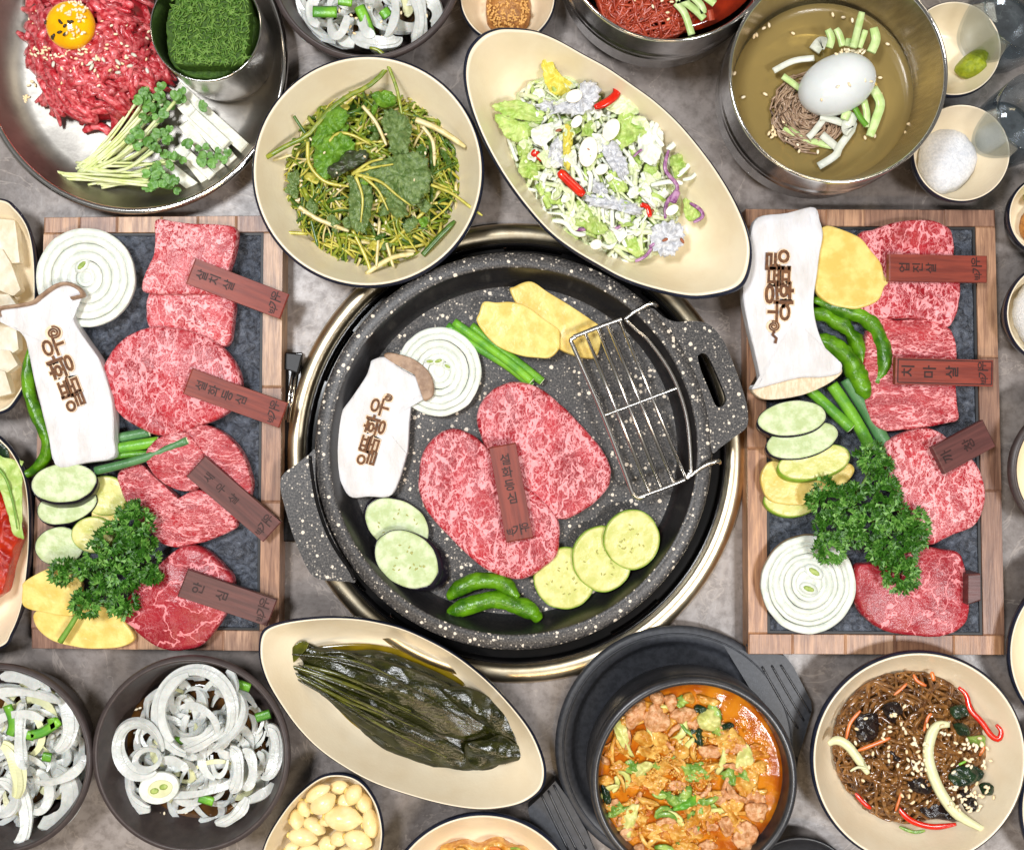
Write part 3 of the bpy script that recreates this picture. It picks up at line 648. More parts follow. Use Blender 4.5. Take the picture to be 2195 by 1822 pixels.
# ---------------------------------------------------------------- meat boards
def board(label, tl, tr, br, bl, itl, itr, ibr, ibl, zt, tones, seed):
    """wooden frame of glued blocks round a slate plate; corners in photograph pixels on the top face"""
    c = W(((tl[0] + br[0]) / 2, (tl[1] + br[1]) / 2), 0); t = thing('meat_board', label, 'serving board', (c.x, c.y, 0)); g = random.Random(seed)
    def lerp(a, b, u): return (a[0] + (b[0] - a[0]) * u, a[1] + (b[1] - a[1]) * u)
    def rail(o0, o1, i1, i0, cuts, long_):
        for u, v in zip(cuts[:-1], cuts[1:]):
            q = [lerp(o0, o1, u), lerp(o0, o1, v), lerp(i0, i1, v), lerp(i0, i1, u)]
            c4 = [W(p, zt) for p in q]; c4 = [Vector((p.x, p.y, 0)) for p in c4]
            ar = sum(c4[i].x * c4[(i + 1) % 4].y - c4[(i + 1) % 4].x * c4[i].y for i in range(4))
            if ar < 0: c4 = c4[::-1]
            o = link('wood_block', boxq(c4, 0, zt + g.uniform(-.0003, .0003), .0009), M['wood'], t, False)
            k = g.choice(tones); o.color = (k[0], k[1], k[2], 1)
            if long_:   # grain along the rail
                o.rotation_euler = (0, 0, pi / 2); me = o.data
                for vx in me.vertices: vx.co.x, vx.co.y = vx.co.y, -vx.co.x
    def cuts(n): return [0] + [(i + g.uniform(-.2, .2)) / n for i in range(1, n)] + [1]
    e1, e2, e3, e4 = (tl[0] + (itl[1] - tl[1]) / (bl[1] - tl[1]) * (bl[0] - tl[0]), itl[1]), (tr[0] + (itr[1] - tr[1]) / (br[1] - tr[1]) * (br[0] - tr[0]), itr[1]), (br[0], ibr[1]), (bl[0], ibl[1])
    rail(tl, tr, e2, e1, cuts(6), True); rail(bl, br, e3, e4, cuts(5), True)
    rail(e1, e4, ibl, itl, cuts(2), True); rail(e2, e3, ibr, itr, cuts(3), True)
    sl = [W(p, zt) for p in (itl, ibl, ibr, itr)]; ctr = sum(sl, Vector()) / 4
    lp = [(p.x, p.y) for p in sl]
    rim = plate_with_holes([(ctr.x + (p[0] - ctr.x) * .996, ctr.y + (p[1] - ctr.y) * .998) for p in lp], [[(ctr.x + (p[0] - ctr.x) * .972, ctr.y + (p[1] - ctr.y) * .986) for p in lp]], .004, zt - .0012)
    part(t, 'slate_lip', rim, M['hole'], smooth=False)
    v = []; f = []; nx, ny = 60, 110; x0, x1 = lp[0][0], lp[2][0]
    for j in range(ny + 1):
        for i in range(nx + 1):
            a = lerp(lp[0], lp[3], i / nx); b = lerp(lp[1], lp[2], i / nx); p = lerp(a, b, j / ny); p = (ctr.x + (p[0] - ctr.x) * .975, ctr.y + (p[1] - ctr.y) * .988)
            v.append((p[0], p[1], zt - .0026 + .0007 * nz((p[0], p[1], 0), 160, seed) + .0005 * nz((p[0], p[1], 0), 330, seed)))
    f = [(j * (nx + 1) + i, (j + 1) * (nx + 1) + i, (j + 1) * (nx + 1) + i + 1, j * (nx + 1) + i + 1) for j in range(ny) for i in range(nx)]
    part(t, 'slate_plate', (v, f), M['slate'])
    return t
# ================================================================ grill and pan in the middle
gc = (1106, 972)
cw = W(gc, .01)
gr = thing('table_grill', 'round steel grill rim set in the table under the speckled pan', 'grill', (cw.x, cw.y, 0))
o = wout(circ(gc[0], gc[1], 496), .010)
part(gr, 'steel_ring', rings(o, [(1.0, .0005), (1.0, .004), (.99, .0075), (.97, .0095), (.95, .010), (.93, .0092), (.915, .007), (.91, .004)]), M['ring'])
part(gr, 'black_trim', rings(o, [(.915, .0068), (.91, .0085), (.902, .0088), (.896, .006), (.893, .002)]), M['black_metal'])
part(gr, 'burner_well', rings(o, [(.9, .0016), (.86, .0018), (.8, .0012), (0, .001)]), M['black_metal'])
for a in (0.62, 1.35, 2.5, 3.6, 4.05, 5.2):  # added chrome strips standing in for reflections in the black well
    pts = []
    for i in range(9):
        b = a + i / 8 * .28; pts.append((cw.x + .168 * math.cos(b), cw.y + .168 * math.sin(b), .004))
    part(gr, 'reflection_strip', tube(pts, .0055, .0008, 6, up=(0, 0, 1)), M['chrome'])
# side latch at the grill's edge beside the signs
lt = thing('grill_latch', 'black latch with two steel rods at the grill edge beside the meat board', 'latch', tuple(W((622, 850), 0)))
part(lt, 'housing', boxq([W(p, .004) for p in ((606, 1160), (632, 1160), (648, 756), (608, 756))], -.0035, .003), M['black_metal'], smooth=False)
part(lt, 'rod', tube([W((612, 900), .010), W((628, 795), .010)], .0012), M['chrome'])
part(lt, 'rod', tube([W((618, 905), .010), W((635, 797), .010)], .0012), M['chrome'])
part(lt, 'cover', boxq([W(p, .012) for p in ((610, 792), (638, 800), (648, 760), (612, 756))], -.004, .001), M['hole'], smooth=False)

pcx, pcy, zp, zf = 1101, 967, .046, .020
cw = W((pcx, pcy), zp)
pan = thing('grill_pan', 'black speckled stone grill pan with two flat handles over the burner', 'pan', (cw.x, cw.y, .006))
o = wout(circ(pcx, pcy, 427, 128), zp)
part(pan, 'cooking_floor', rings(o, [(0, zf), (.3, zf), (.55, zf), (.72, zf + .0002), (.82, zf + .0005), (.845, zf + .0012)]), M['pan'])
part(pan, 'inner_wall', rings(o, [(.845, zf + .0012), (.865, zf + .003), (.88, zf + .0065), (.89, zf + .011), (.90, zf + .016), (.91, zf + .021), (.917, zp - .0022), (.922, zp - .0006)]), M['pan_wall'])
part(pan, 'flat_rim', rings(o, [(.922, zp - .0006), (.927, zp), (.94, zp + .0003), (.985, zp - .0003), (.996, zp - .0014), (1.0, zp - .003), (.995, zp - .006), (.985, zp - .010)]), M['pan'])
part(pan, 'outer_wall', rings(o, [(.985, zp - .010), (.95, zp - .022), (.90, .008), (.88, .006), (0, .006)]), M['pan_wall'])
hl = wout(cat(PX(9, '262,20 215,50 110,130 25,195 2,250 6,330 45,480 95,650 160,810 220,930 270,972 330,990 420,996 505,1000 560,985 420,730 310,470 265,240'), 90), zp)
hdl = part(pan, 'handle', plate_with_holes(hl, [], zp - .008, zp - .001), M['pan'], smooth=False)
gv = [W(q, zp - .0006) for q in cat(PX(9, '225,60 240,200 275,400 340,600 420,760 515,900 560,985'), 24, False)]
part(hdl, 'handle_groove', tube(gv, .0013, .0005, 6), M['black_metal'])
hr = wout(cat(PX(8, '1040,575 1110,560 1150,590 1200,630 1290,662 1400,655 1490,665 1560,700 1640,800 1700,930 1760,1090 1810,1250 1826,1360 1815,1450 1730,1520 1620,1600 1560,1640 1540,1500 1500,1350 1440,1180 1350,980 1220,780'), 90), zp)
hs = wout(cat(PX(8, '1450,930 1462,905 1490,895 1525,915 1565,990 1610,1090 1650,1190 1662,1250 1640,1290 1605,1300 1575,1270 1530,1160 1480,1040'), 40), zp)
part(pan, 'handle', plate_with_holes(hr, [hs], zp - .008, zp - .001), M['pan'], smooth=False)
# wire rack
zr_ = zp + .0012
rk = thing('wire_rack', 'shiny wire rack hooked over the pan rim beside the potato slices', 'rack', tuple(W(Q(8, 1000, 1100), zr_)))
def wire(pts, nm, r=.0015, zs=None, smooth=True):
    c = [W(p, (zs[i] if zs else zr_)) for i, p in enumerate(pts)]
    if len(c) > 2 and smooth: c = [Vector(q) for q in cat([tuple(p) for p in c], 30, False)]
    part(rk, nm, tube(c, r, None, 8), M['wire'])
b = lambda t: PX(10, t)
wire(PX(8, '540,775 500,800 530,870 735,1340 890,1743') + b('955,320 975,350 1010,372 1060,355'), 'frame_wire', .0018)
for p, q in (('600,728', '1090,330'), ('697,700', '1172,288'), ('772,668', '1270,262')): wire(PX(8, p) + b(q), 'grid_wire')
wire(PX(8, '862,638') + b('1352,212'), 'grid_wire')
wire(PX(8, '520,775 700,705 880,640'), 'end_wire', .0018); wire(b('990,372 1180,305 1355,235'), 'end_wire', .0018)
wire(PX(8, '910,645 1000,730 1080,800 1230,1010 1320,1210 1375,1430 1398,1743') + b('1385,190 1360,230'), 'bowed_wire', .0015)
wire(PX(8, '750,1360 1020,1258 1296,1155'), 'cross_wire', .0014)
wire(PX(8, '905,640 960,600 1040,555 1090,528 1125,530 1140,545'), 'hook', .0017, [zr_, zr_, zp + .003, zp + .004, zp + .003, zp]); wire(b('1360,230 1430,180 1500,135 1560,108 1600,98 1612,112'), 'hook', .0017, [zr_, zr_, zp + .003, zp + .004, zp + .003, zp])

# food in the pan
z = zf + .0008
potato('thick potato slice lying under the end of the wire rack in the pan', 8, '48,440 80,395 200,358 330,440 480,530 660,650 720,700 730,790 700,910 620,936 420,870 200,700', z, .013, 3)
potato('rounded potato slice overlapping another beside the scallions in the pan', 8, '-203,660 -185,590 -153,512 -60,516 50,512 170,545 300,640 410,720 418,800 412,868 345,930 250,930 130,915 -20,860 -120,780', z + .009, .008, 5)
for i, (tx, mt, dz) in enumerate((('-424,690 -200,850 40,1000 205,1140', 'scallion', .001), ('-373,662 -140,830 60,980 205,1105', 'scallion', .004), ('-243,690 -60,840 140,990 285,1108', 'scallion', .002))):
    scallion(('darkest scallion piece, lowest of the three in the pan', 'middle scallion piece between two others in the pan', 'bright scallion piece nearest the potato slices in the pan')[i], 8, tx, z + .005 + dz, 32, mt, 'scallion pieces in the pan')
onion_slice('white onion slice with green germ lying in the grill pan', 7, 1185, 1035, 322, 334, z, .010, 6, 0, ((1120, 958, 28, 0), (1185, 955, 30, .3), (1252, 995, 26, -.5)), seed=11)
mp = PX(7, '690,945 790,925 900,1005 1030,1080 1085,1160 1078,1240 1060,1205 990,1255 968,1400 960,1560 950,1650') + PX(9, '945,60 890,245 820,362 660,366 520,366 440,230 395,90') + PX(7, '388,1640 395,1500 440,1360 540,1220 640,1070 672,985')
cap = slab(PX(7, '780,925 800,890 900,905 1000,940 1090,1010 1140,1090 1152,1180 1130,1230 1075,1252 1085,1160 1030,1075 900,1000'), z + .002, .013, top=(.0008, 100))
mushroom('king mushroom slice with branded lettering lying in the grill pan', 0, mp, z + .001, .012, cap,
         ('b', 0, [('일', 305, 1410, 300, 1.28), ('품', 370, 1150, 300, 1.28), ('황', 470, 800, 330, 1.28), ('우', 560, 450, 300, 1.28)], (715, 290, 80, None)), seed=4)
steak('heart-shaped marbled beef steak in the middle of the grill pan', 'D', ['985,890 978,850 1000,808 1050,783 1110,798 1180,858 1240,930 1254,975 1238,1012 1190,1052 1140,1064 1080,1020 1010,950', '903,886 945,882 985,905 1040,965 1100,1015 1143,1062 1148,1105 1140,1142 1100,1177 1060,1188 1010,1176 960,1140 910,1090 870,1040 858,990 866,930'], z, .011, 'meat', 21, .003)
ZM['s'] = (1040, 930, .25)
sign('reddish wooden name sign lying on the steak in the grill pan', 's', (147, 96), (297, 912), 234, .0455, .0445, '설화등심', spots=[.15, .285, .42, .555], size=.34)
veg_slice('eggplant_slice', 'eggplant slice tucked under another one in the pan', 'eggplant', 9, 875, 575, 262, 185, -.55, z, .009, 'egg', 'egg_skin', (-25, -15), 'eggplant slices in the pan', 2, 10)
veg_slice('eggplant_slice', 'eggplant slice with thick black skin showing, on top of another in the pan', 'eggplant', 9, 946, 832, 262, 200, -.62, z + .002, .015, 'egg', 'egg_skin', (85, 45), 'eggplant slices in the pan', 3, 16)
for i, (x, y, r, ry) in enumerate(((455, 975, 230, 230), (738, 830, 228, 244), (957, 685, 208, 226))):
    veg_slice('zucchini_slice', ('zucchini slice at the chilli end of the row in the pan', 'middle zucchini slice of three overlapping in the pan', 'topmost zucchini slice of the overlapping row in the pan')[i], 'zucchini', 10, x, y, r, ry, 0, z + .0045 * i, .009, 'squash', 'squash_skin', (-6, 0), 'zucchini slices in the pan', 30 + i, 14)
chilli('dark green chilli lying behind a brighter one in the pan', 'D', '1062,1226 1030,1196 985,1190 945,1204 918,1226', z + .008, 17, stem=False, seed=3)
chilli('bright green chilli nearest the rim at the bottom of the pan', 'D', '918,1257 950,1246 1010,1230 1060,1240 1092,1255 1108,1272', z + .009, 18, stem=False, seed=9)

# ================================================================ board under the steel tray
zt = .022
WT = [(.66, .56, .55), (.88, .8, .78), (.92, .78, .66), (.72, .58, .52), (.96, .86, .74), (.56, .46, .46)]
board('wooden meat board with slate centre just below the steel tray', (94, 466), (607, 462), (598, 1396), (67, 1390), (134, 500), (565, 498), (556, 1352), (114, 1347), zt, WT, 4)
z = zt - .001
onion_slice('large onion slice on the meat board below the steel tray', 5, 598, 575, 349, 350, z + .001, .012, 6, 0, ((575, 490, 40, .8),), seed=5)
steak('squarish marbled beef slice highest on the board below the steel tray', 5, ['1095,168 1220,175 1340,192 1500,195 1640,215 1662,285 1640,420 1605,540 1600,650 1450,690 1200,692 1000,668 1018,545 1075,410 1085,280'], z + .005, .013, 'meat_fine', 31)
steak('pale beef slice partly covered between a squarish and a round one', 5, ['1045,675 1300,670 1600,690 1645,740 1640,850 1592,1052 1400,1010 1200,960 1045,935'], z, .012, 'meat_fine', 32)
steak('round marbled beef steak whose sign lies beside the mushroom lettering', 5, ['715,1220 760,1120 830,1030 930,960 1080,918 1300,940 1480,1005 1610,1120 1680,1250 1690,1360 1645,1470 1540,1560 1340,1640 1150,1692 950,1622 810,1515 745,1370'], z + .002, .015, 'meat', 33, dome=.003)
steak('curled beef slice folded round a dark gap on the board below the tray', 6, ['812,500 808,430 860,385 960,365 1050,440 1180,560 1262,640 1262,690 1330,682 1310,600 1350,545 1480,600 1640,770 1570,850 1350,925 1185,948 1050,870 900,690', '1280,140 1400,98 1550,160 1665,285 1730,450 1735,570 1655,760 1520,690 1425,500 1400,330 1310,230', '1000,300 1090,190 1250,140 1340,205 1420,330 1400,480 1340,550 1240,556 1130,505 1040,420'], z, .011, 'meat_grain', 35, .003)
steak('dark lean beef round beside the parsley and the potato slices', 6, ['1180,985 1290,938 1410,965 1540,1080 1612,1190 1565,1390 1500,1500 1400,1622 1280,1662 1150,1662 1020,1600 900,1500 835,1430 900,1260 1060,1100'], z, .015, 'meat_lean', 36, dome=.003)
sign('reddish wooden sign on the squarish beef slice below the steel tray', 5, (1340, 528), (2002, 780), 190, zt + .025, zt + .014, '살치살', spots=[.12, .25, .4], size=.34)
sign('wooden sign with four characters on the round beef steak', 5, (1318, 1302), (1995, 1545), 190, zt + .026, zt + .014, '설화등심', spots=[.14, .27, .41, .55], size=.34, mat='signwood')
sign('dark wooden sign lying slanted across the curled beef slice', 6, (1352, 385), (1884, 842), 190, zt + .023, zt + .012, '새우살', spots=[.17, .33, .49], size=.3, mat='sign_dark')
sign('dark wooden sign with two characters on the lean beef round', 6, (1262, 1192), (1884, 1402), 200, zt + .026, zt + .013, '안심', spots=[.17, .43], size=.34, mat='sign_dark')
chilli('green chilli poking out from under the mushroom at the board edge', 5, '210,1080 195,1220 205,1380 260,1540 330,1700 320,1830 240,1930 110,1995', z + .012, 44, zs=[z + .012] * 5 + [z + .010, z + .008, z + .006], seed=5)
capl = tube([W(q, z + .021) for q in cat(PX(5, '0,850 0,795 120,775 240,752 300,705 400,635 480,618 560,655 586,700 550,712 510,722'), 30, False)], .0016, .005, 6)
mushroom('king mushroom slice with flared cap leaning over an onion slice', 5, '-20,870 -10,795 110,778 240,752 300,702 390,640 480,618 560,652 584,698 540,708 505,735 500,810 530,900 600,1010 680,1120 718,1200 780,1400 800,1560 800,1690 798,1840 600,1880 398,1908 340,1700 290,1500 240,1300 200,1110 170,1000 100,925 30,900', z + .006, .015, capl,
         ('a', 0, [('일', 790, 1430, 300, 1.93), ('품', 705, 1190, 310, 1.93), ('황', 555, 830, 360, 1.93), ('우', 430, 490, 330, 1.93)], (435, 265, 120, None)), 'cap', seed=6)
for i, (tx, r, dz, mt, lb) in enumerate((('380,282 700,215 1035,150', 36, 0, 'scallion_blue', 'scallion piece half under the mushroom slice end'), ('490,335 800,265 1098,215', 38, .004, 'scallion', 'thick bright scallion piece below the mushroom slice'), ('520,352 900,305 1255,298', 26, .002, 'scallion', 'thin scallion piece reaching over the curled beef'), ('660,418 980,335 1298,206', 30, .008, 'scallion_blue', 'bluish scallion leaf crossing over the other scallion pieces'))):
    scallion(lb, 6, tx, z + .008 + dz, r, mt, 'scallion pieces on the board below the tray')
veg_slice('zucchini_slice', 'zucchini slice half hidden under two eggplant slices by the scallions', 'zucchini', 6, 730, 590, 150, 140, 0, z, .008, 'squash', 'squash_skin', seed=41)
potato('potato piece showing between the eggplant slices and the curled beef', 6, '660,620 740,560 820,560 870,700 780,800 640,760', z, .007, 44)
veg_slice('zucchini_slice', 'zucchini slice showing beside the parsley top', 'zucchini', 6, 640, 860, 150, 125, 0, z + .004, .009, 'squash', 'squash_skin', seed=42)
veg_slice('eggplant_slice', 'lower eggplant slice of two stacked under the scallions', 'eggplant', 6, 462, 655, 218, 125, .3, z, .010, 'egg', 'egg_skin', (-14, 30), None, 43)
veg_slice('eggplant_slice', 'topmost big eggplant slice below the scallions', 'eggplant', 6, 438, 500, 230, 138, .12, z + .009, .011, 'egg', 'egg_skin', (-12, 52), None, 44)
veg_slice('eggplant_slice', 'single small eggplant slice beside the red kimchi plate', 'eggplant', 6, 410, 940, 172, 136, .08, z + .001, .010, 'egg', 'egg_skin', (-10, 0), None, 45)
potato('big potato slice at the board corner under the parsley stem', 6, '232,1400 360,1350 560,1330 760,1370 860,1460 930,1575 850,1632 700,1648 550,1640 360,1592 250,1500', z, .008, 46)
potato('potato slice on top of another at the board corner by the kimchi plate', 6, '152,1240 160,1190 260,1125 360,1090 460,1120 545,1170 562,1240 520,1400 450,1422 300,1395 200,1375 150,1335', z + .008, .007, 47)
parsley('curly parsley sprig with its stem over potato slices below the steel tray', 6, [(930, 770, 155), (790, 880, 120), (985, 930, 95), (1010, 1050, 135), (690, 990, 95), (440, 1110, 90), (590, 1080, 70), (850, 1130, 130), (1060, 1130, 80), (720, 1190, 80), (610, 1330, 115), (850, 1330, 110), (950, 680, 60)],
        [('415,1600 500,1470 600,1300 720,1120 850,950', 22), ('560,1180 600,1120 640,1060', 12), ('720,1330 640,1250', 12)], z + .014, 3)

# ================================================================ board below the cold noodle bowl
WT2 = [(.74, .56, .44), (.95, .74, .56), (.62, .46, .38), (.55, .44, .42), (.84, .66, .54), (.9, .76, .66)]
board('wooden meat board with slate centre just below the cold noodle bowl', (1599, 448), (2133, 450), (2154, 1404), (1604, 1402), (1641, 486), (2092, 486), (2108, 1362), (1645, 1358), zt, WT2, 9)
steak('wide marbled beef slab highest on the board below the noodle bowl', 11, ['925,285 1040,235 1200,182 1340,165 1460,172 1580,232 1612,340 1610,450 1655,620 1645,780 1605,885 1562,930 1480,900 1300,868 1040,872 930,820 900,600'], z + .002, .012, 'meat', 51)
steak('grained marbled beef slab crossed by the framed sign', 11, ['1030,870 1200,878 1400,872 1560,925 1612,1000 1632,1150 1622,1300 1632,1470 1642,1580 1560,1610 1300,1655 1080,1655 980,1500 960,1200'], z, .012, 'meat_grain', 52)
steak('rounded beef slice beside the parsley under the short tilted sign', 12, ['1090,260 1150,190 1320,125 1450,138 1560,220 1700,335 1780,500 1785,640 1710,800 1550,868 1400,930 1260,820 1150,560'], z, .014, 'meat_fine', 53, dome=.003)
steak('beef slice with white sinew at the lowest end of its board', 12, ['890,1090 1000,1055 1180,990 1340,945 1480,960 1600,985 1655,1100 1680,1340 1640,1490 1500,1562 1300,1562 1100,1530 960,1440 898,1340'], z, .013, 'meat_lean', 54, dome=.002)
sign('red wooden sign on the beef slab beside the potato slice', 11, (1145, 508), (1840, 520), 192, zt + .024, zt + .015, '업진살', spots=[.15, .285, .42], size=.34)
sign('framed wooden sign on the grained beef slab', 11, (1192, 1240), (1884, 1258), 190, zt + .024, zt + .015, '치마살', spots=[.12, .34, .57], size=.42, frame=True)
sign('short dark wooden sign tilted on the rounded beef slice', 12, (1462, 345), (1812, 155), 208, zt + .027, zt + .018, '까창', spots=[.16, .58], size=.36, mat='sign_dark', logo=False)
sg = thing('meat_sign', 'small dark sign standing edge up on the sinewy beef slice', 'wooden sign', tuple(W(Q(12, 1690, 1230), zt)))
part(sg, 'plaque', boxq([W(Q(12, *p), zt + .016) for p in ((1640, 1335), (1730, 1305), (1728, 1120), (1640, 1125))], -.016, .006, .0008), M['sign_dark'], smooth=False)
potato('large potato slice beside the mushroom and the red sign', 11, '640,260 680,218 745,215 930,290 1010,380 1085,475 1110,560 1142,612 1110,650 1070,740 965,790 870,802 720,762 620,660 615,450', z + .010, .007, 55)
for tx, r, lb, zz in (('560,820 700,850 850,950 930,1080 960,1200', 52, 'green chilli squeezed between two others beside the mushroom', z + .007), ('600,735 780,800 950,850 1050,950 1105,1110 1092,1240 1045,1335', 58, 'glossy green chilli curving along the edge of the beef slabs', z + .010), ('600,1010 740,1050 850,1150 920,1290 960,1380 985,1440', 66, 'fat dark green chilli nearest the scallions on its board', z + .010)):
    chilli(lb, 11, tx, zz, r, stem=False, seed=int(r))
gl = slab(PX(11, '175,1372 215,1362 370,1320 520,1284 660,1282 790,1245 815,1225 800,1270 700,1340 560,1402 400,1438 260,1442 190,1405'), z + .009, .011, top=(.0008, 120), round_=.5)
mushroom('long king mushroom slice with its cap towards the eggplant slices', 11, '215,148 420,118 612,75 655,170 676,270 652,400 632,560 612,700 612,820 642,960 700,1090 760,1150 778,1175 800,1180 815,1212 790,1262 660,1288 520,1290 370,1325 215,1368 172,1372 180,1358 212,1350 228,1290 190,1110 140,900 106,680 130,450 160,280', z + .008, .015, None,
         (11, 0, [('일', 355, 455, 148, -pi / 2 - .04), ('품', 362, 565, 140, -pi / 2 - .04), ('황', 365, 700, 170, -pi / 2 - .03), ('우', 362, 825, 140, -pi / 2 - .03)], (325, 925, 42, [(330, 960), (318, 985), (345, 1010), (335, 1045)])), gill=gl, seed=8)
for i, (tx, r, mt, lb) in enumerate((('560,-150 700,-20 850,122', 40, 'scallion', 'scallion piece ending in a pale cut beside the eggplant'), ('720,-180 880,60 1010,300', 44, 'scallion', 'middle scallion piece running into the parsley'), ('820,-220 970,20 1125,290', 48, 'scallion_blue', 'bluish scallion piece lying against the grained beef'))):
    scallion(lb, 12, tx, z + .007 + .002 * (i == 0), r, mt, 'scallion pieces on the board below the noodle bowl')
veg_slice('zucchini_slice', 'lowest zucchini slice under a potato slice beside the frame', 'zucchini', 12, 440, 620, 185, 115, .0, z, .008, 'squash', 'squash_skin', (0, 20), None, 61)
potato('yellow potato slice between two zucchini slices beside the parsley', 12, '228,500 250,400 330,345 600,340 830,360 880,420 800,520 640,620 520,655 300,628', z + .006, .006, 62)
veg_slice('zucchini_slice', 'zucchini slice with bright green skin under the eggplant slices', 'zucchini', 12, 600, 355, 258, 115, .2, z + .008, .011, 'squash', 'squash_skin', (0, 42), None, 63)
veg_slice('eggplant_slice', 'lower eggplant slice of two above the green skinned zucchini', 'eggplant', 12, 515, 205, 258, 122, .22, z + .010, .012, 'egg', 'egg_skin', (8, 36), None, 64)
veg_slice('eggplant_slice', 'upper eggplant slice of two just below the mushroom cap', 'eggplant', 12, 445, 55, 242, 122, .12, z + .014, .012, 'egg', 'egg_skin', (10, 38), None, 65)
onion_slice('onion slice with two green germs at the board corner near the stew', 12, 560, 1205, 328, 342, z + .001, .013, 7, 0, ((598, 1115, 46, -.6), (560, 1232, 42, -.35)), (.0015, 0), seed=15)
parsley('big curly parsley sprig beside the onion slice with two germs', 12, [(980, 320, 110), (1060, 390, 70), (690, 610, 155), (860, 560, 70), (1060, 570, 150), (800, 720, 110), (700, 800, 130), (700, 950, 130), (960, 790, 150), (1140, 720, 120), (1270, 790, 130), (1060, 950, 130), (1200, 990, 120), (1180, 1130, 140), (1290, 880, 90), (850, 860, 90)],
        [('960,400 970,450 930,520 880,600 900,700', 16), ('870,560 930,540 1000,520', 12), ('900,700 1050,800 1200,950', 14)], z + .016, 5)
# ================================================================ steel tray with raw beef
tc, fl = None, .004
o = wout(circ(285, 128, 332, 120), .024); cw = W((285, 128), .024)
tr = thing('steel_tray', 'big round steel tray holding raw beef strips, sprouts and pear', 'tray', (cw.x, cw.y, 0))
part(tr, 'tray_floor', rings(o, [(0, .003), (.3, .003), (.6, .003), (.76, .0032), (.84, .006), (.9, .013), (.945, .021), (.955, .0228)]), M['steel_tray'])
part(tr, 'rolled_rim', rings(o, [(.955, .0228), (.962, .0242), (.98, .0246), (.993, .0238), (1, .022), (.995, .020), (.98, .019), (.9, .009), (.8, .001), (0, .0005)]), M['chrome'])
yb = thing('raw_beef_heap', 'mound of raw red beef strips with sesame on the steel tray', 'raw beef', tuple(W((205, 130), .004)))
hp = PX(1, '205,60 190,200 195,350 225,480 290,600 350,740 420,800 560,860 700,850 900,850 960,760 1100,700 1180,600 1200,540 1150,430 1110,300 1090,150 1080,-60 900,-180 600,-240 300,-160')
o = jit(wout(cat(hp, 90), .018), .02, 120); ctr = (sum(p[0] for p in o) / 90, sum(p[1] for p in o) / 90)
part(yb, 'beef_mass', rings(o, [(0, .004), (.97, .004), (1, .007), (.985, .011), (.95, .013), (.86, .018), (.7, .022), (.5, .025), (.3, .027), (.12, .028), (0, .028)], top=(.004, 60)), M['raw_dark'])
for i in range(298):
    u = R.uniform(0, 2 * pi); q = math.sqrt(R.random()) * .97; j = int(u / (2 * pi) * 90) % 90
    x, y = ctr[0] + (o[j][0] - ctr[0]) * q, ctr[1] + (o[j][1] - ctr[1]) * q; z = .034 - .021 * q ** 2.6 + R.uniform(0, .004)
    hd = R.gauss(-.75, .7); k = R.gauss(0, 28); p = []; ln = R.uniform(.018, .042); st = 9
    x -= math.cos(hd) * ln / 2; y -= math.sin(hd) * ln / 2
    for s in range(st):
        rad = math.hypot(x - ctr[0], y - ctr[1]) / math.hypot(o[j][0] - ctr[0], o[j][1] - ctr[1]); p.append((x, y, min(z, .036 - .022 * min(rad, 1.1) ** 2.6) + .0012 * math.sin(s * .9 + i)))
        x += math.cos(hd) * ln / st; y += math.sin(hd) * ln / st; hd += k * ln / st
    w = R.uniform(.0022, .0044); part(yb, 'beef_strip', tube(p, w, w * R.uniform(.5, .8), 7, lambda t: .45 + .55 * min(1, 6 * t, 6 * (1 - t)), twist=R.uniform(-1, 1)), M['raw'])
sp = scatter(1, 450, 380, 230, 60, 40) + scatter(1, 600, 420, 420, 300, 30) + scatter(1, 270, 160, 60, 150, 18) + scatter(1, 900, 300, 240, 250, 16)
tag(part(yb, 'sesame_seed', seeds(sp, .038, .0019, dm=lambda p: .039 - .018 * min(1.1, math.hypot(W(p, .03).x - ctr[0], W(p, .03).y - ctr[1]) / .05) ** 2.4), M['sesame']), kind='stuff')
for i in range(12):
    p = Q(1, R.uniform(380, 1100), R.uniform(250, 640)); w = W(p, .034); part(yb, 'pear_chip', ball((w.x, w.y, .037), R.uniform(.002, .0036), .0014, .0009, R.uniform(0, 3), 7, 5, .3), M['pear'])
yc = W(Q(1, 495, 170), .045); yo = thing('egg_yolk', 'bright raw egg yolk with black sesame on the beef mound', 'egg yolk', (yc.x, yc.y, .032))
yr = L(180 * SC(1), .045); part(yo, 'yolk', ball((yc.x, yc.y, .040), yr, yr * .98, .010, 0, 32, 16, .03, 60), M['yolk'])
ydm = lambda p: .0404 + .010 * math.sqrt(max(0, 1 - ((W(p, .045).x - yc.x) ** 2 + (W(p, .045).y - yc.y) ** 2) / yr ** 2))
tag(part(yo, 'sesame_seed', seeds(scatter(1, 520, 60, 110, 60, 34) + scatter(1, 580, 140, 50, 40, 8) + scatter(1, 540, 230, 80, 30, 10), .05, .0017, dm=ydm), M['sesame']), kind='stuff')
tag(part(yo, 'black_sesame_seed', seeds([Q(1, *p) for p in ((435, 158), (500, 163), (470, 190), (330, 165), (390, 260), (432, 236), (470, 250), (440, 165), (515, 160), (380, 275))], .05, .0022, dm=ydm), M['black_sesame']), kind='stuff')
tag(link('fallen_sesame', seeds(scatter(1, 180, 715, 45, 30, 12) + scatter(1, 230, 620, 30, 30, 4), .0042, .0017), M['sesame']), 'sesame seeds spilled on the steel tray floor', 'sesame', kind='stuff')

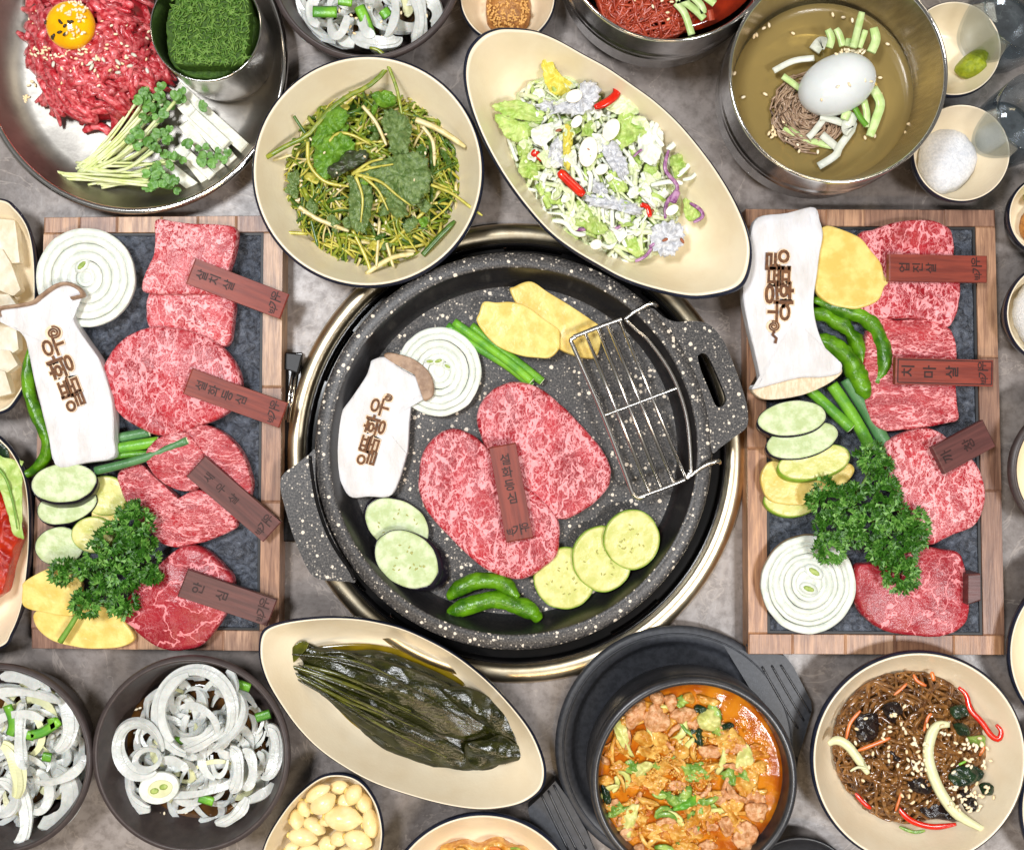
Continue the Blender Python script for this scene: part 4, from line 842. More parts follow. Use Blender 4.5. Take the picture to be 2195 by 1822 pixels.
# steel cup of seaweed flakes
cup, cc = steel_bowl('steel_cup', 'small steel cup holding the block of seaweed flakes', cat(circ(441, 57, 120), 96), .068, .004, .05, .93, False, 'cup')
gm = thing('seaweed_flakes', 'square block of green seaweed flakes inside the steel cup', 'seaweed', tuple(W(Q(1, 1530, 300), .03)))
gb = slab(PX(1, '1270,-60 1400,-100 1650,-95 1800,-60 1812,60 1800,300 1770,460 1640,475 1400,480 1270,470 1235,400 1250,200'), .02, .05, n=96, top=(.0012, 260), smooth=False, j=.012, round_=.7)
part(gm, 'pressed_block', gb, M['laver'])
part(gm, 'loose_edge', slab(PX(1, '1205,120 1230,60 1250,200 1260,440 1500,480 1770,450 1830,120 1870,160 1840,350 1740,490 1600,560 1480,575 1340,540 1230,450 1200,300'), .02, .036, n=96, top=(.003, 240), j=.02), M['laver'])
mb = MB()
for i in range(620):
    x, y = R.uniform(1255, 1800), R.uniform(-60, 470); a = R.uniform(0, pi); l = R.uniform(14, 40)
    p0, p1 = Q(1, x - l * math.cos(a), y - l * math.sin(a)), Q(1, x + l * math.cos(a), y + l * math.sin(a))
    mb.add(tube([W(p0, .0705), W(Q(1, x + R.uniform(-5, 5), y + R.uniform(-5, 5)), .0715), W(p1, .0706)], .00035, None, 4))
tag(part(gm, 'seaweed_shred', mb.out(), M['laver_light']), kind='stuff')

# pear sticks and sprouts
for i, (a, b_, w, zz) in enumerate((((1290, 640), (1785, 1085), 44, .011), ((1330, 760), (1690, 1180), 48, .013), ((1400, 830), (1650, 1060), 40, .018), ((1340, 900), (1600, 1240), 46, .010), ((1300, 1060), (1525, 1340), 44, .008), ((1180, 1180), (1420, 1370), 44, .007), ((1370, 1130), (1545, 1290), 34, .013))):
    pa, pb = W(Q(1, *a), zz), W(Q(1, *b_), zz - .002); d = (pb - pa).normalized(); n_ = Vector((-d.y, d.x, 0)) * L(w * SC(1), zz)
    solid('pear_stick', ('outermost white pear stick, the one nearest the steel cup' if i == 0 else 'white pear stick fanned out beneath the sprouts on the steel tray'), 'pear', boxq([pa - n_, pb - n_, pb + n_, pa + n_], -.0045, .0035, .0009), M['pear'], 'white pear sticks on the steel tray', False)
sb = thing('sprout_bundle', 'bundle of radish sprouts with pale stems on the steel tray', 'sprouts', tuple(W(Q(1, 900, 1000), .006)))
ends = []
for i in range(44):
    x0, y0 = R.uniform(545, 640), R.uniform(1180, 1300); x1, y1 = R.uniform(960, 1320), R.uniform(660, 1280)
    if i < 5: x0, y0 = R.uniform(340, 400), 1240 + i * 14; x1, y1 = R.uniform(1150, 1280), R.uniform(1270, 1360)
    elif i < 10: x0, y0 = R.uniform(640, 760), R.uniform(1330, 1380); x1, y1 = R.uniform(1080, 1250), R.uniform(1230, 1340)
    mx, my = (x0 + x1) / 2 + R.uniform(-10, 40), (y0 + y1) / 2 + R.uniform(-10, 70 if i > 9 else 20); zz = .008 + R.uniform(0, .012)
    part(sb, 'sprout_stem', ptube(1, f'{x0},{y0} {mx},{my} {x1},{y1}', zz, R.uniform(8, 13), 12, 6, zs=[.008, zz, zz + .006]), M['sprout_stem']); ends.append((x1, y1, zz + .007))
for i in range(6): ends.append((R.uniform(1450, 1660), R.uniform(1060, 1200), .016))
ends += [(1440, 770, .02), (1340, 690, .02), (1180, 660, .021), (990, 690, .02), (1380, 1010, .02), (1090, 1390, .012), (1260, 1370, .013)]
for (x, y, zz) in ends:
    for q in range(2):
        a = R.uniform(0, 2 * pi); r = R.uniform(34, 62); pts = []
        for (u, v) in ((0, 0), (.5, .62), (1.05, .62), (1.3, .3), (1.12, 0), (1.3, -.3), (1.05, -.62), (.5, -.62)):
            pts.append(Q(1, x + r * (u * math.cos(a) - v * math.sin(a)), y + r * (u * math.sin(a) + v * math.cos(a))))
        part(sb, 'sprout_leaf', sheet(pts, zz + R.uniform(0, .005), .0016, 140, .0004, 24, .02, seed=q), M['sprout_leaf'])

def chips(t, k, pts, n, zf_, lo, hi, mats, name, amp=.003):
    """small crinkled torn pieces strewn inside a photograph polygon's ellipse (cx, cy, rx, ry, rot)"""
    cx, cy, rx, ry, ro = pts
    for i in range(n):
        a = R.uniform(0, 2 * pi); d = math.sqrt(R.random()); x, y = rx * d * math.cos(a), ry * d * math.sin(a)
        q = Q(k, cx + x * math.cos(ro) - y * math.sin(ro), cy + x * math.sin(ro) + y * math.cos(ro)); r = R.uniform(lo, hi); b = R.uniform(0, 3); e = R.uniform(.35, .9); o_ = []
        for j in range(9):
            u = 2 * pi * j / 9; w_ = r * R.uniform(.65, 1.25); X, Y = w_ * math.cos(u), w_ * e * math.sin(u); o_.append((q[0] + X * math.cos(b) - Y * math.sin(b), q[1] + X * math.sin(b) + Y * math.cos(b)))
        part(t, name, sheet(o_, zf_(d) + R.uniform(-.001, .003), amp, 190, .0006, 36, .1, 300, seed=i, dome=.001), M[R.choice(mats)])
# ================================================================ dressed scallion salad
d_, c, fl = dish('round_plate', 'round cream plate of green scallion salad overlapping the grill rim', circ(788, 367, 250), .052, .6, smoothpx=False)
sl = thing('scallion_salad', 'tangled green scallion and lettuce salad on a round cream plate', 'salad', (c[0], c[1], fl))
sc2 = W(Q(2, 740, 1010), .035); rr = L(205, .03)
o = jit(wout(circ(*Q(2, 735, 1010), 195, 80), .02), .08, 60)
part(sl, 'salad_heart', rings(o, [(0, fl), (.98, fl + .001), (1, fl + .004), (.93, fl + .010), (.75, fl + .017), (.5, fl + .021), (0, fl + .023)], top=(.005, 80)), M['herb4'])
for mat, n, ln, cu, w in (('herb4', 60, .06, 20, .0015), ('herb1', 230, .062, 26, .0014), ('herb2', 170, .055, 26, .0012), ('herb3', 110, .042, 14, .0013)):
    tag(part(sl, 'shredded_scallion', strands(n, (sc2.x, sc2.y), rr, fl + .004, .024, ln, cu, w, w * .4, rr=1.04, lift=.008), M[mat]), kind='stuff')
for tx, r, m, zz in (('140,920 260,850 380,790 500,650 620,560 740,500 850,385 800,300 740,280', 15, 'herb1', .042), ('850,385 900,520 930,670', 10, 'herb1', .046), ('300,680 360,770 430,850', 9, 'herb4', .04), ('75,950 180,935 290,905', 9, 'herb3', .034),
                 ('1050,1490 1150,1380 1240,1290', 16, 'herb4', .034), ('1100,1080 1220,1130 1330,1210 1400,1260', 9, 'herb2', .046), ('700,620 780,720 840,850', 11, 'herb3', .044), ('1010,700 1150,760 1300,860', 18, 'herb3', .040),
                 ('500,830 560,780 640,790 740,840', 9, 'herb2', .046), ('380,830 390,960 480,1060 620,1090', 11, 'herb2', .046), ('1050,740 1110,830 1120,970', 11, 'herb3', .044), ('640,1340 740,1560 700,1620', 11, 'herb2', .032), ('270,1360 380,1365', 10, 'herb2', .034), ('400,1290 440,1440', 9, 'herb4', .036), ('800,1290 790,1420 780,1560', 9, 'herb3', .034), ('840,1420 880,1560', 9, 'herb3', .032), ('330,1210 440,1280 620,1350', 14, 'herb3', .036), ('720,1600 860,1510 1000,1480', 15, 'herb3', .032)):
    part(sl, 'scallion_strip', ptube(2, tx, zz, r, 20, 6, lambda u: .5 + .5 * min(1, 5 * (1 - u)), r * .5), M[m])
for tx, m, zz, am in (('660,990 760,940 880,910 1000,890 1080,940 1100,1050 1060,1150 980,1200 900,1150 800,1060 700,1030', 'chicory', .045, .0035), ('810,680 870,640 960,690 990,760 970,850 960,900 880,870 830,780', 'chicory', .044, .0035),
                  ('640,1030 720,1040 760,1150 740,1280 700,1360 640,1330 620,1200', 'chicory', .044, .003), ('420,880 500,800 600,790 660,860 600,940 540,1000 480,1050 420,980', 'chicory_light', .043, .004), ('760,560 850,530 900,580 880,620 800,620', 'chicory_light', .04, .003),
                  ('560,920 640,880 740,890 700,960 600,1010 540,1040 500,1000', 'chicory_dark', .044, .003), ('770,1050 860,1080 940,1180 960,1260 880,1260 800,1160', 'chicory', .043, .003), ('490,640 560,620 620,680 540,800 440,860 400,830', 'chicory_light', .041, .003)):
    part(sl, 'lettuce_leaf', sheet(PX(2, tx), zz, am * 1.3, 170, .0006, 90, .12, 330, seed=len(tx), dome=.003), M[m])
chips(sl, 2, (740, 1010, 470, 440, 0), 46, lambda d: .044 - .016 * d ** 2, 10, 24, ('chicory', 'chicory_light', 'herb2', 'herb4', 'chicory'), 'leaf_piece')
for tx in ('650,1010 760,980 880,960', '660,1020 800,1060 900,1140 980,1200', '660,1030 700,1150 690,1300', '640,1020 740,950 820,930', '700,1030 790,1110 850,1230'):
    part(sl, 'leaf_rib', ptube(2, tx, .049, 12, 12, 5, lambda u: 1 - .6 * u, 6), M['herb2'])
tag(part(sl, 'sesame_seed', seeds(scatter(2, 740, 1050, 450, 380, 26), .046, .0016), M['sesame']), kind='stuff')

# ================================================================ salad on the egg-shaped plate
pl = PX(3, '330,150 480,163 610,212 760,295 900,372 1050,475 1180,570 1310,690 1430,830 1540,980 1640,1150 1710,1320 1728,1450 1700,1580 1640,1645 1520,1680 1380,1690 1180,1650 1000,1590 850,1510 700,1420 560,1310 420,1150 300,980 200,800 130,630 92,480 88,370 115,270 180,195 250,160')
d_, c, fl = dish('oval_plate', 'egg shaped cream plate of cabbage salad overlapping the pan', pl, .060, .62, .006, rim=.022, n=140)
sl = thing('cabbage_salad', 'pale cabbage and lettuce salad with almonds on an egg shaped plate', 'salad', (c[0], c[1], fl))
a0, ang = Q(3, 830, 940), math.atan2(-(1400 - 560), 1250 - 560); sc2 = W(a0, .03); rr = L(182, .03)
o = jit(wout(circ(a0[0], a0[1], 225, 84, 150, ang), .025), .1, 60)
part(sl, 'salad_heart', rings(o, [(0, fl), (.98, fl + .001), (1, fl + .004), (.9, fl + .010), (.7, fl + .015), (.4, fl + .018), (0, fl + .019)], top=(.005, 80)), M['cabbage'])
for mat, n, w in (('cabbage', 170, .0021), ('cabbage_w', 120, .0017), ('lettuce', 40, .0022)):
    tag(part(sl, 'shredded_cabbage', strands(n, (sc2.x, sc2.y), rr, fl + .006, .020, .034, 26, w, w * .6, rr=1.0, lift=.008, ell=(1.25, .82, ang)), M[mat]), kind='stuff')
for tx, m, zz in (('240,600 330,570 430,580 540,640 520,690 400,680 300,640', 'lettuce', .036), ('265,650 340,660 440,690 520,660 540,720 420,800 340,790 290,720', 'lettuce', .034), ('530,330 580,310 600,370 640,430 700,470 690,530 600,540 550,470', 'lettuce_y', .034), ('660,700 710,760 700,860 690,960 660,940 650,820', 'lettuce_y', .042),
               ('730,1130 790,1170 860,1240 910,1290 870,1330 800,1310 740,1220', 'lettuce', .036), ('990,1350 1060,1340 1110,1420 1080,1460 1010,1410', 'lettuce', .03), ('960,680 1040,640 1130,690 1120,760 1020,830 950,860', 'lettuce', .040), ('880,600 960,540 1060,560 1080,640 980,660', 'cabbage', .040), ('1260,900 1320,880 1360,960 1290,1010', 'lettuce', .036), ('1340,1130 1420,1180 1430,1250 1350,1240', 'lettuce', .032), ('1080,760 1180,690 1220,800 1180,930 1090,900', 'cabbage_w', .040), ('440,860 520,900 520,1020 440,1010 400,960', 'lettuce', .032), ('400,800 470,820 480,880 400,880', 'lettuce', .032), ('540,1080 650,1120 720,1110 700,1160 560,1150', 'lettuce', .03), ('470,750 560,700 640,690 620,760 520,830', 'cabbage_w', .040), ('880,960 980,1000 1020,1080 940,1090', 'lettuce', .041), ('1000,680 1100,660 1140,730', 'cabbage', .042)):
    part(sl, 'lettuce_piece', sheet(PX(3, tx), zz, .0042, 200, .0007, 72, .12, 330, seed=len(tx), dome=.002), M[m])
for tx, m, r, zz in (('910,460 950,480 955,530 900,580 830,610', 'redpep', 24, .044), ('475,860 510,880 545,905', 'redpep', 22, .038), ('630,970 690,1030 770,1105', 'redpep', 28, .043), ('1090,1160 1130,1175 1145,1230', 'redpep', 16, .038), ('1250,850 1230,960 1300,1060 1240,1150 1230,1240', 'purple', 12, .041), ('1270,1150 1300,1080', 'purple', 22, .041), ('1370,1150 1430,1190 1440,1230 1390,1260', 'purple', 11, .035), ('1060,1480 1120,1450 1170,1380', 'purple', 10, .032), ('720,1300 780,1300', 'purple', 10, .033), ('1140,1400 1180,1370', 'purple', 10, .033),
                 ('1150,1050 1250,1030 1330,1040', 'cabbage_w', 15, .040), ('1330,1020 1390,1000 1440,920', 'cabbage_w', 12, .038), ('1300,1000 1360,940 1410,870', 'cabbage_w', 14, .038), ('590,1250 660,1260 720,1320 780,1330', 'cabbage_w', 16, .032), ('700,1230 720,1150', 'cabbage_w', 16, .035), ('800,1090 810,1000 790,970', 'cabbage_w', 14, .044), ('930,1180 930,1290', 'cabbage_w', 14, .037), ('860,1380 920,1400 970,1340 1010,1400', 'cabbage_w', 14, .032), ('1190,690 1170,760 1220,830', 'cabbage_w', 16, .042), ('1270,700 1290,800 1240,850', 'cabbage_w', 18, .040), ('690,290 700,360 720,440', 'radish', 8, .030), ('500,540 560,470 530,600', 'cabbage', 10, .03), ('1050,890 1100,850 1150,880', 'purple', 7, .041), ('930,1310 980,1280 1040,1260', 'purple', 9, .036), ('540,560 600,640 700,540', 'cabbage_w', 10, .036), ('880,700 900,740 880,800', 'cabbage_w', 16, .044)):
    part(sl, 'pepper_strip' if m == 'redpep' else 'cabbage_strip', ptube(3, tx, zz, r, 18, 6, lambda u: .5 + .5 * min(1, 5 * u + .2, 5 * (1 - u) + .2), r * .45), M[m])
chips(sl, 3, (830, 930, 520, 330, .9), 110, lambda d: .043 - .013 * d ** 2, 9, 21, ('cabbage', 'cabbage_w', 'cabbage_w', 'cabbage', 'lettuce', 'cabbage_w'), 'cabbage_piece')
for cx, cy, a, b, th_ in ((925, 735, 66, 44, 1.1), (795, 860, 86, 52, 1.4), (715, 545, 48, 36, .4), (730, 690, 40, 26, .9), (1270, 1190, 40, 26, .6), (840, 1385, 34, 28, .3), (870, 960, 40, 28, .5)):
    part(sl, 'almond_slice', slab(circ(*Q(3, cx, cy), a * SC(3), 20, b * SC(3), th_), .0465, .0012, n=28, top=None), M['almond'])
for cx, cy in ((625, 740), (800, 850), (1228, 1360), (1328, 1365), (1150, 1200)):
    p = W(Q(3, cx, cy), .047 if cy < 1000 else .036); part(sl, 'almond_skin', ball((p.x, p.y, p.z), .0028, .0013, .0008, R.uniform(0, 3), 8, 5, .3, 300), M['almond_skin'])
for tx, zz in (('750,480 830,460 870,520 840,580 820,620 740,660 640,650 590,640 650,580 760,560', .0425), ('600,800 640,790 660,880 640,950 580,920 570,850', .041), ('870,830 950,810 990,880 1020,960 1000,1020 950,990 890,900', .0445), ('780,1110 900,1110 1020,1140 1100,1180 1060,1220 940,1190 820,1170', .041), ('1160,1290 1270,1250 1330,1290 1330,1370 1280,1440 1200,1450 1150,1400', .033), ('500,600 600,570 640,610 560,640', .037), ('820,1020 880,1040 900,1100 820,1090', .042)):
    part(sl, 'grey_dressing', sheet(PX(3, tx), zz - .0005, .004, 260, .0012, 80, .22, 420, seed=int(zz * 1e4), dome=.0015), M['dressing'])

# ================================================================ steel noodle bowls
bw, c = steel_bowl('noodle_bowl', 'steel bowl of red spicy noodles at the picture top', cat(circ(1438, -150, 242), 110), .088)
solid('red_broth', 'red sauce filling the steel bowl of spicy noodles', 'sauce', disc(circ(1438, -150, 222), .066, 1.0), M['red_broth'])
rn = thing('red_noodles', 'coiled red noodles with sesame in the steel bowl', 'noodles', tuple(W((1400, -20), .06)))
nc = W((1395, -30), .07)
for i in range(5): tag(part(rn, 'noodle_strand', strands(60, (nc.x, nc.y), L(118, .07), .064, .012, .07, 40, .0011, .0011, 5, rr=1.0, lift=.004), M['red_noodle']), kind='stuff')
for tx, m in (('1290,20 1340,80 1380,200', 'cucumber'), ('1320,0 1400,60 1450,110', 'cucumber'), ('1380,-20 1430,30 1450,80', 'cucumber'), ('1450,-20 1490,10 1510,25', 'cucumber'), ('1290,10 1350,-10 1420,-30', 'cucumber'), ('1490,120 1480,60', 'red_noodle')):
    part(rn, 'cucumber_strip' if m == 'cucumber' else 'noodle', ptube(3, tx, .081, 20, 14, 4, None, 9), M[m])
tag(part(rn, 'sesame_seed', seeds(scatter(3, 1180, 30, 130, 100, 10), .080, .0018), M['sesame']), kind='stuff')

bw, c = steel_bowl('noodle_bowl', 'steel bowl of cold noodles in broth topped with a boiled egg', cat(circ(1797, 159, 236), 110), .088, taper=.84)
solid('cold_broth', 'clear amber broth in the cold noodle bowl', 'broth', disc(circ(1763, 204, 196), .046, 1.0), M['broth'])
cn = thing('cold_noodles', 'brown buckwheat noodle coil under the boiled egg in broth', 'noodles', tuple(W(Q(4, 640, 760), .05)))
nc = W(Q(4, 660, 760), .046)
for i in range(64):   # coiled loops
    r0 = L(R.uniform(14, 76), .046); a0 = R.uniform(0, 6); p = []; e = R.uniform(.75, 1.1); ox, oy = R.gauss(0, .004), R.gauss(0, .004)
    for s in range(22):
        a = a0 + s * R.uniform(.2, .3); p.append((nc.x + ox + r0 * math.cos(a), nc.y + oy + r0 * e * math.sin(a), .0475 + .006 * (1 - r0 / .03) + .0012 * math.sin(3 * a + i)))
    part(cn, 'noodle_strand', tube(p, .0008, None, 5), M['buckwheat'])
mb = MB()
for i in range(30):
    x, y = R.uniform(420, 900), R.uniform(820, 1060); a = R.uniform(-.3, .9); p = [W(Q(4, x + s * 26 * math.cos(a + s * .12), y + s * 20 * math.sin(a + s * .12)), .044) for s in range(8)]; mb.add(tube(p, .0007, None, 5))
tag(part(cn, 'sunken_noodle', mb.out(), M['buckwheat']), kind='stuff')
eg = thing('boiled_egg', 'half boiled egg, white side up, in the cold noodle bowl', 'egg', tuple(W(Q(4, 870, 550), .048)))
p = W(Q(4, 872, 548), .065); part(eg, 'egg_white', ball((p.x, p.y, .058), L(268 * SC(4), .065), L(196 * SC(4), .065), .0215, .40, 40, 20, .02, 40), M['egg_white'])
edm = lambda q: .058 + .0217 * math.sqrt(max(.02, 1 - ((W(q, .067).x - p.x) / L(262 * SC(4), .067)) ** 2 - ((W(q, .067).y - p.y) / L(205 * SC(4), .067)) ** 2))
tag(part(eg, 'sesame_seed', seeds([Q(4, *q) for q in ((850, 362), (900, 400), (915, 380), (960, 440), (1028, 425), (1000, 380), (965, 375), (1080, 545), (1040, 535), (935, 565), (860, 580), (750, 665), (890, 410), (940, 400))] + scatter(4, 960, 345, 90, 22, 26), .09, .0018, dm=edm), M['sesame']), kind='stuff')
for tx, zz, r in (('960,320 990,200 1018,85', .070, 24), ('1000,320 1030,240 1040,205', .066, 20), ('1080,350 1110,270 1095,190', .066, 30), ('800,320 815,260 790,200', .064, 24), ('890,310 870,240 845,195', .064, 22), ('925,310 930,260', .065, 20), ('490,510 560,560 610,600', .054, 20), ('1090,590 1140,690 1110,800 1070,910', .054, 30), ('1030,670 1050,760 1045,850', .057, 22), ('500,850 640,930 820,980', .049, 22), ('920,740 900,800', .058, 28)):
    part(cn, 'cucumber_strip', ptube(4, tx, zz, r, 14, 4, lambda u: 1 - .5 * max(0, u - .7), r * .5), M['cucumber'])
for tx, zz, r in (('430,475 560,410 700,390', .056, 20), ('740,780 820,800 910,830', .054, 24), ('760,800 700,880 660,920', .053, 22), ('900,760 960,840 870,980 840,1040 730,1110', .052, 26), ('750,900 820,960 850,985', .051, 26), ('960,760 920,850 940,880', .055, 40), ('700,340 740,290 780,300', .052, 40)):
    part(cn, 'radish_strip', ptube(4, tx, zz, r, 14, 4, None, r * .35), M['radish'])
part(cn, 'cucumber_skin', ptube(4, '970,720 1010,790 1050,840', .0585, 18, 10, 4, None, 8), M['cuke_skin'])
tag(link('floating_sesame', seeds([Q(4, *q) for q in ((825, 100), (895, 118), (955, 138), (365, 190), (400, 170), (300, 245), (318, 235), (560, 225), (180, 375), (170, 492), (228, 650), (375, 630), (1140, 520), (1145, 635), (1335, 828), (1310, 890), (1300, 930), (1240, 1055), (1290, 1035), (680, 960), (600, 1010), (725, 1015), (800, 1055), (870, 1030), (1105, 908), (1040, 920), (470, 830), (440, 880), (420, 915), (520, 920), (590, 965), (1190, 296))] + scatter(4, 450, 860, 60, 70, 12), .0492, .0021), M['sesame']), 'sesame seeds floating on the amber broth', 'sesame', kind='stuff')

# ================================================================ small cream bowls
def small(label, cx, cy, r, zr=.036, fs=.55): return dish('sauce_bowl', label, circ(cx, cy, r, 96), zr, fs, 0, rim=.03, ctg='bowl', smoothpx=False, foot=.5)
def heap(name, label, ctg, px, z, h, mat, top, seed=0, j=.06, stuff=True, warp=None):
    o_ = jit(wout(cat(px, 80), z), j, 140, seed)
    ob = link(name, rings(o_, [(0, z), (.98, z), (1, z + .05 * h), (.96, z + .3 * h), (.86, z + .58 * h), (.74, z + .75 * h), (.6, z + .88 * h), (.45, z + .95 * h), (.3, z + h), (.15, z + h), (0, z + h)], top=top, warp=warp, seed=seed), mat)
    return tag(ob, label, ctg, None, 'stuff' if stuff else None)
d_, c, fl = small('small cream bowl of brown sesame paste granules near the noodle bowls', 1088, -9, 104)
heap('ground_sesame', 'heap of coarse brown ground sesame in a small cream bowl', 'ground sesame', PX(3, '215,60 240,-60 340,-110 440,-60 470,40 465,120 440,170 340,200 240,170'), fl, .014, M['granule'], (.002, 400), j=.03)
mb = MB()
for q in scatter(3, 340, 40, 120, 130, 330):
    w = W(q, .018); mb.add(ball((w.x, w.y, fl + .0135 - 6 * ((w.x - W(Q(3, 340, 40), .018).x) ** 2 + (w.y - W(Q(3, 340, 40), .018).y) ** 2)), .0011, .0008, .0008, R.uniform(0, 3), 6, 4, .3, 900))
tag(link('sesame_grain', mb.out(), M['granule_l']), 'loose pale grains over the ground sesame heap', 'ground sesame', kind='stuff')
d_, c, fl = small('small cream bowl holding green wasabi paste', 2046, 104, 103)
w = heap('wasabi', 'lump of green wasabi paste in a small cream bowl', 'wasabi', PX(4, '1640,450 1690,390 1760,345 1850,340 1915,315 1920,380 1900,470 1850,530 1780,545 1700,530 1640,490'), .010, .014, M['wasabi'], (.003, 160), 3, .04, False)
d_, c, fl = small('small deep cream bowl with white salt below the wasabi bowl', 2062, 328, 106, .045)
heap('salt', 'heap of white salt in the bowl below the wasabi', 'salt', PX(4, '1400,1000 1450,900 1560,860 1680,890 1750,970 1780,1060 1740,1180 1640,1280 1540,1300 1440,1220 1390,1120'), .007, .015, M['salt'], (.0016, 500), 4, .04)
d_, c, fl = small('small cream bowl with brown paste and green topping at the picture edge', 2250, 462, 88, .04)
heap('brown_paste', 'brown seasoned paste in the edge bowl with green topping', 'paste', circ(2225, 485, 42), .008, .012, M['granule'], (.002, 300), 5)
heap('green_topping', 'green chopped topping beside the brown paste', 'garnish', circ(2222, 420, 30), .014, .008, M['wasabi'], (.002, 300), 6)
d_, c, fl = small('small dark rimmed bowl full of white salt at the picture edge', 2268, 672, 112, .045, .6)
heap('salt', 'white salt filling the small bowl at the picture edge', 'salt', circ(2262, 672, 92), .012, .022, M['salt'], (.0016, 500), 7)

# glass cups
for lb, cx, cy, r in (('clear glass cup beside the wasabi bowl at the picture corner', 2218, 3, 108), ('clear glass cup beside the deep salt bowl', 2228, 240, 90)):
    o = wout(circ(cx, cy, r, 96), .07); w = W((cx, cy), .07); g = thing('glass_cup', lb, 'glass', (w.x, w.y, 0))
    part(g, 'cup_wall', rings(o, [(.78, .001), (.82, .004), (.9, .03), (.955, .068), (.97, .0705), (.99, .0705), (1, .068), (.95, .03), (.88, .003), (.84, 0)]), M['glass'])
    part(g, 'cup_base', rings(o, [(0, .006), (.7, .006), (.83, .005), (.87, .002), (.84, .0004), (0, .0004)]), M['glass'])
# ================================================================ plates at the side edges
d_, c, fl = dish('square_plate', 'cream plate with rounded corners holding white tofu pieces', PX(5, '-300,10 0,15 100,75 190,200 235,380 248,650 242,980 205,1240 120,1430 0,1532 -300,1540 -620,1480 -700,1100 -700,450 -620,80'), .034, .72, .0, rim=.02, n=120)
for i, tx in enumerate(('-120,165 -20,160 105,172 122,300 140,472 60,478 -120,470', '-140,385 15,372 80,480 146,662 95,708 -20,660 -140,640', '-140,700 60,690 112,760 135,860 20,870 -140,860', '-140,900 20,925 112,918 132,1080 85,1110 -140,1100', '-140,1080 70,1090 128,1190 50,1245 -140,1230', '-140,1200 35,1235 84,1390 -20,1415 -140,1410')):
    solid('tofu_slab', ('topmost', 'second', 'third', 'fourth', 'fifth', 'lowest')[i] + ' white tofu slab in the stack on the edge plate', 'tofu', slab(PX(5, tx), .010 + .0025 * i, .010, n=72, smooth=False, top=(.0002, 90), crisp=True, seed=i), M['tofu'], smooth=False)
d_, c, fl = dish('square_plate', 'cream plate of red kimchi and lettuce beside the meat board', PX(6, '-300,150 -60,160 30,215 100,305 165,440 195,600 203,850 190,1080 150,1360 80,1550 0,1650 -300,1700 -650,1600 -700,900 -600,250'), .034, .72, .0, rim=.02, n=120)
solid('red_kimchi', 'glossy red kimchi pieces on the plate with lettuce', 'kimchi', slab(PX(6, '-200,520 0,560 60,700 125,830 120,900 60,1080 20,1250 -60,1320 -200,1340'), .008, .016, n=80, top=(.004, 120), j=.04, dome=.003), M['kimchi'])
lf = thing('lettuce_leaf', 'ruffled green lettuce leaf over the red kimchi', 'lettuce', tuple(W(Q(6, 80, 560), .02)))
lb_ = part(lf, 'leaf_blade', sheet(PX(6, '-60,320 30,320 100,345 165,345 140,400 155,460 150,560 160,680 150,800 168,885 100,870 80,800 50,700 10,560 -60,480'), .031, .004, 90, .0007, 80, .05, 200), M['lettuce'])
part(lb_, 'leaf_rib', ptube(6, '-40,370 40,470 90,640 120,820', .034, 12, 14, 5, lambda u: 1 - .6 * u, 6), M['stem'])
solid('dark_leaf', 'dark green leaf behind the ruffled lettuce on the kimchi plate', 'leaf', sheet(PX(6, '-80,230 0,190 50,250 70,330 20,360 -80,340'), .026, .002, 90, .0007), M['spinach'])
d_, c, fl = dish('black_bowl', 'dark stone bowl at the picture edge beside the meat board', circ(2318, 1008, 152, 96), .05, .6, 0, ('cream', 'brown_bowl', 'brown_bowl'), .05, smoothpx=False, ctg='bowl')
d_, c, fl = dish('round_plate', 'empty cream plate edge beside the glass noodle plate', circ(2357, 1400, 195, 96), .04, .6, smoothpx=False)
d_, c, fl = dish('round_plate', 'pale plate edge at the picture corner below the glass noodles', circ(2388, 1735, 200, 96), .036, .6, smoothpx=False)

# ================================================================ onion salad bowls
def onion_bowl(label, slabel, cx, cy, r, big, seed, glabel, yel=()):
    global R
    R = random.Random(seed); zr = .05
    d_, c, fl = dish('dark_bowl', label, circ(cx, cy, r, 110), zr, .72, 0, ('brown_bowl', 'brown_bowl', 'brown_bowl'), .03, ctg='bowl', smoothpx=False, foot=.6)
    w = W((cx, cy), .02); solid('soy_sauce', 'brown soy dressing pooled under ' + glabel, 'sauce', disc(circ(w.x / S / ((H - .014) / H) + 1097.5, 911 - w.y / S / ((H - .014) / H), r * .74), .014, 1), M['soy'])
    t = thing('onion_salad', slabel, 'onion salad', (w.x, w.y, fl)); return t, (w.x, w.y)
def arc_ring(t, k, cx, cy, rx, ry, a0, a1, rot, z, w, mat='onion_strip', hh=.34, dz=.005):
    p = []; n = max(12, int(abs(a1 - a0) * 9)); s = SC(k)
    for i in range(n):
        a = a0 + (a1 - a0) * i / (n - 1); x, y = rx * math.cos(a), ry * math.sin(a)
        q = Q(k, cx + x * math.cos(rot) - y * math.sin(rot), cy + x * math.sin(rot) + y * math.cos(rot)); p.append(W(q, z + dz * math.sin(a * 1.3 + rot)))
    part(t, 'onion_ring', tube(p, L(w * s, z), L(w * s * hh, z), 4, lambda u: (.55 + .45 * min(1, 5 * u, 5 * (1 - u))) * (1 + .12 * math.sin(11 * u + cx)), twist=.9 * math.sin(cy)), M[mat], smooth=False)
    if w >= 38: part(t, 'onion_ring', tube([(x + .0006, y - .0004, zz + .0012) for x, y, zz in p], L(w * s * .42, z), L(w * s * hh, z), 4, lambda u: .5 + .4 * min(1, 5 * u, 5 * (1 - u)), twist=.9 * math.sin(cy)), M[mat], smooth=False)
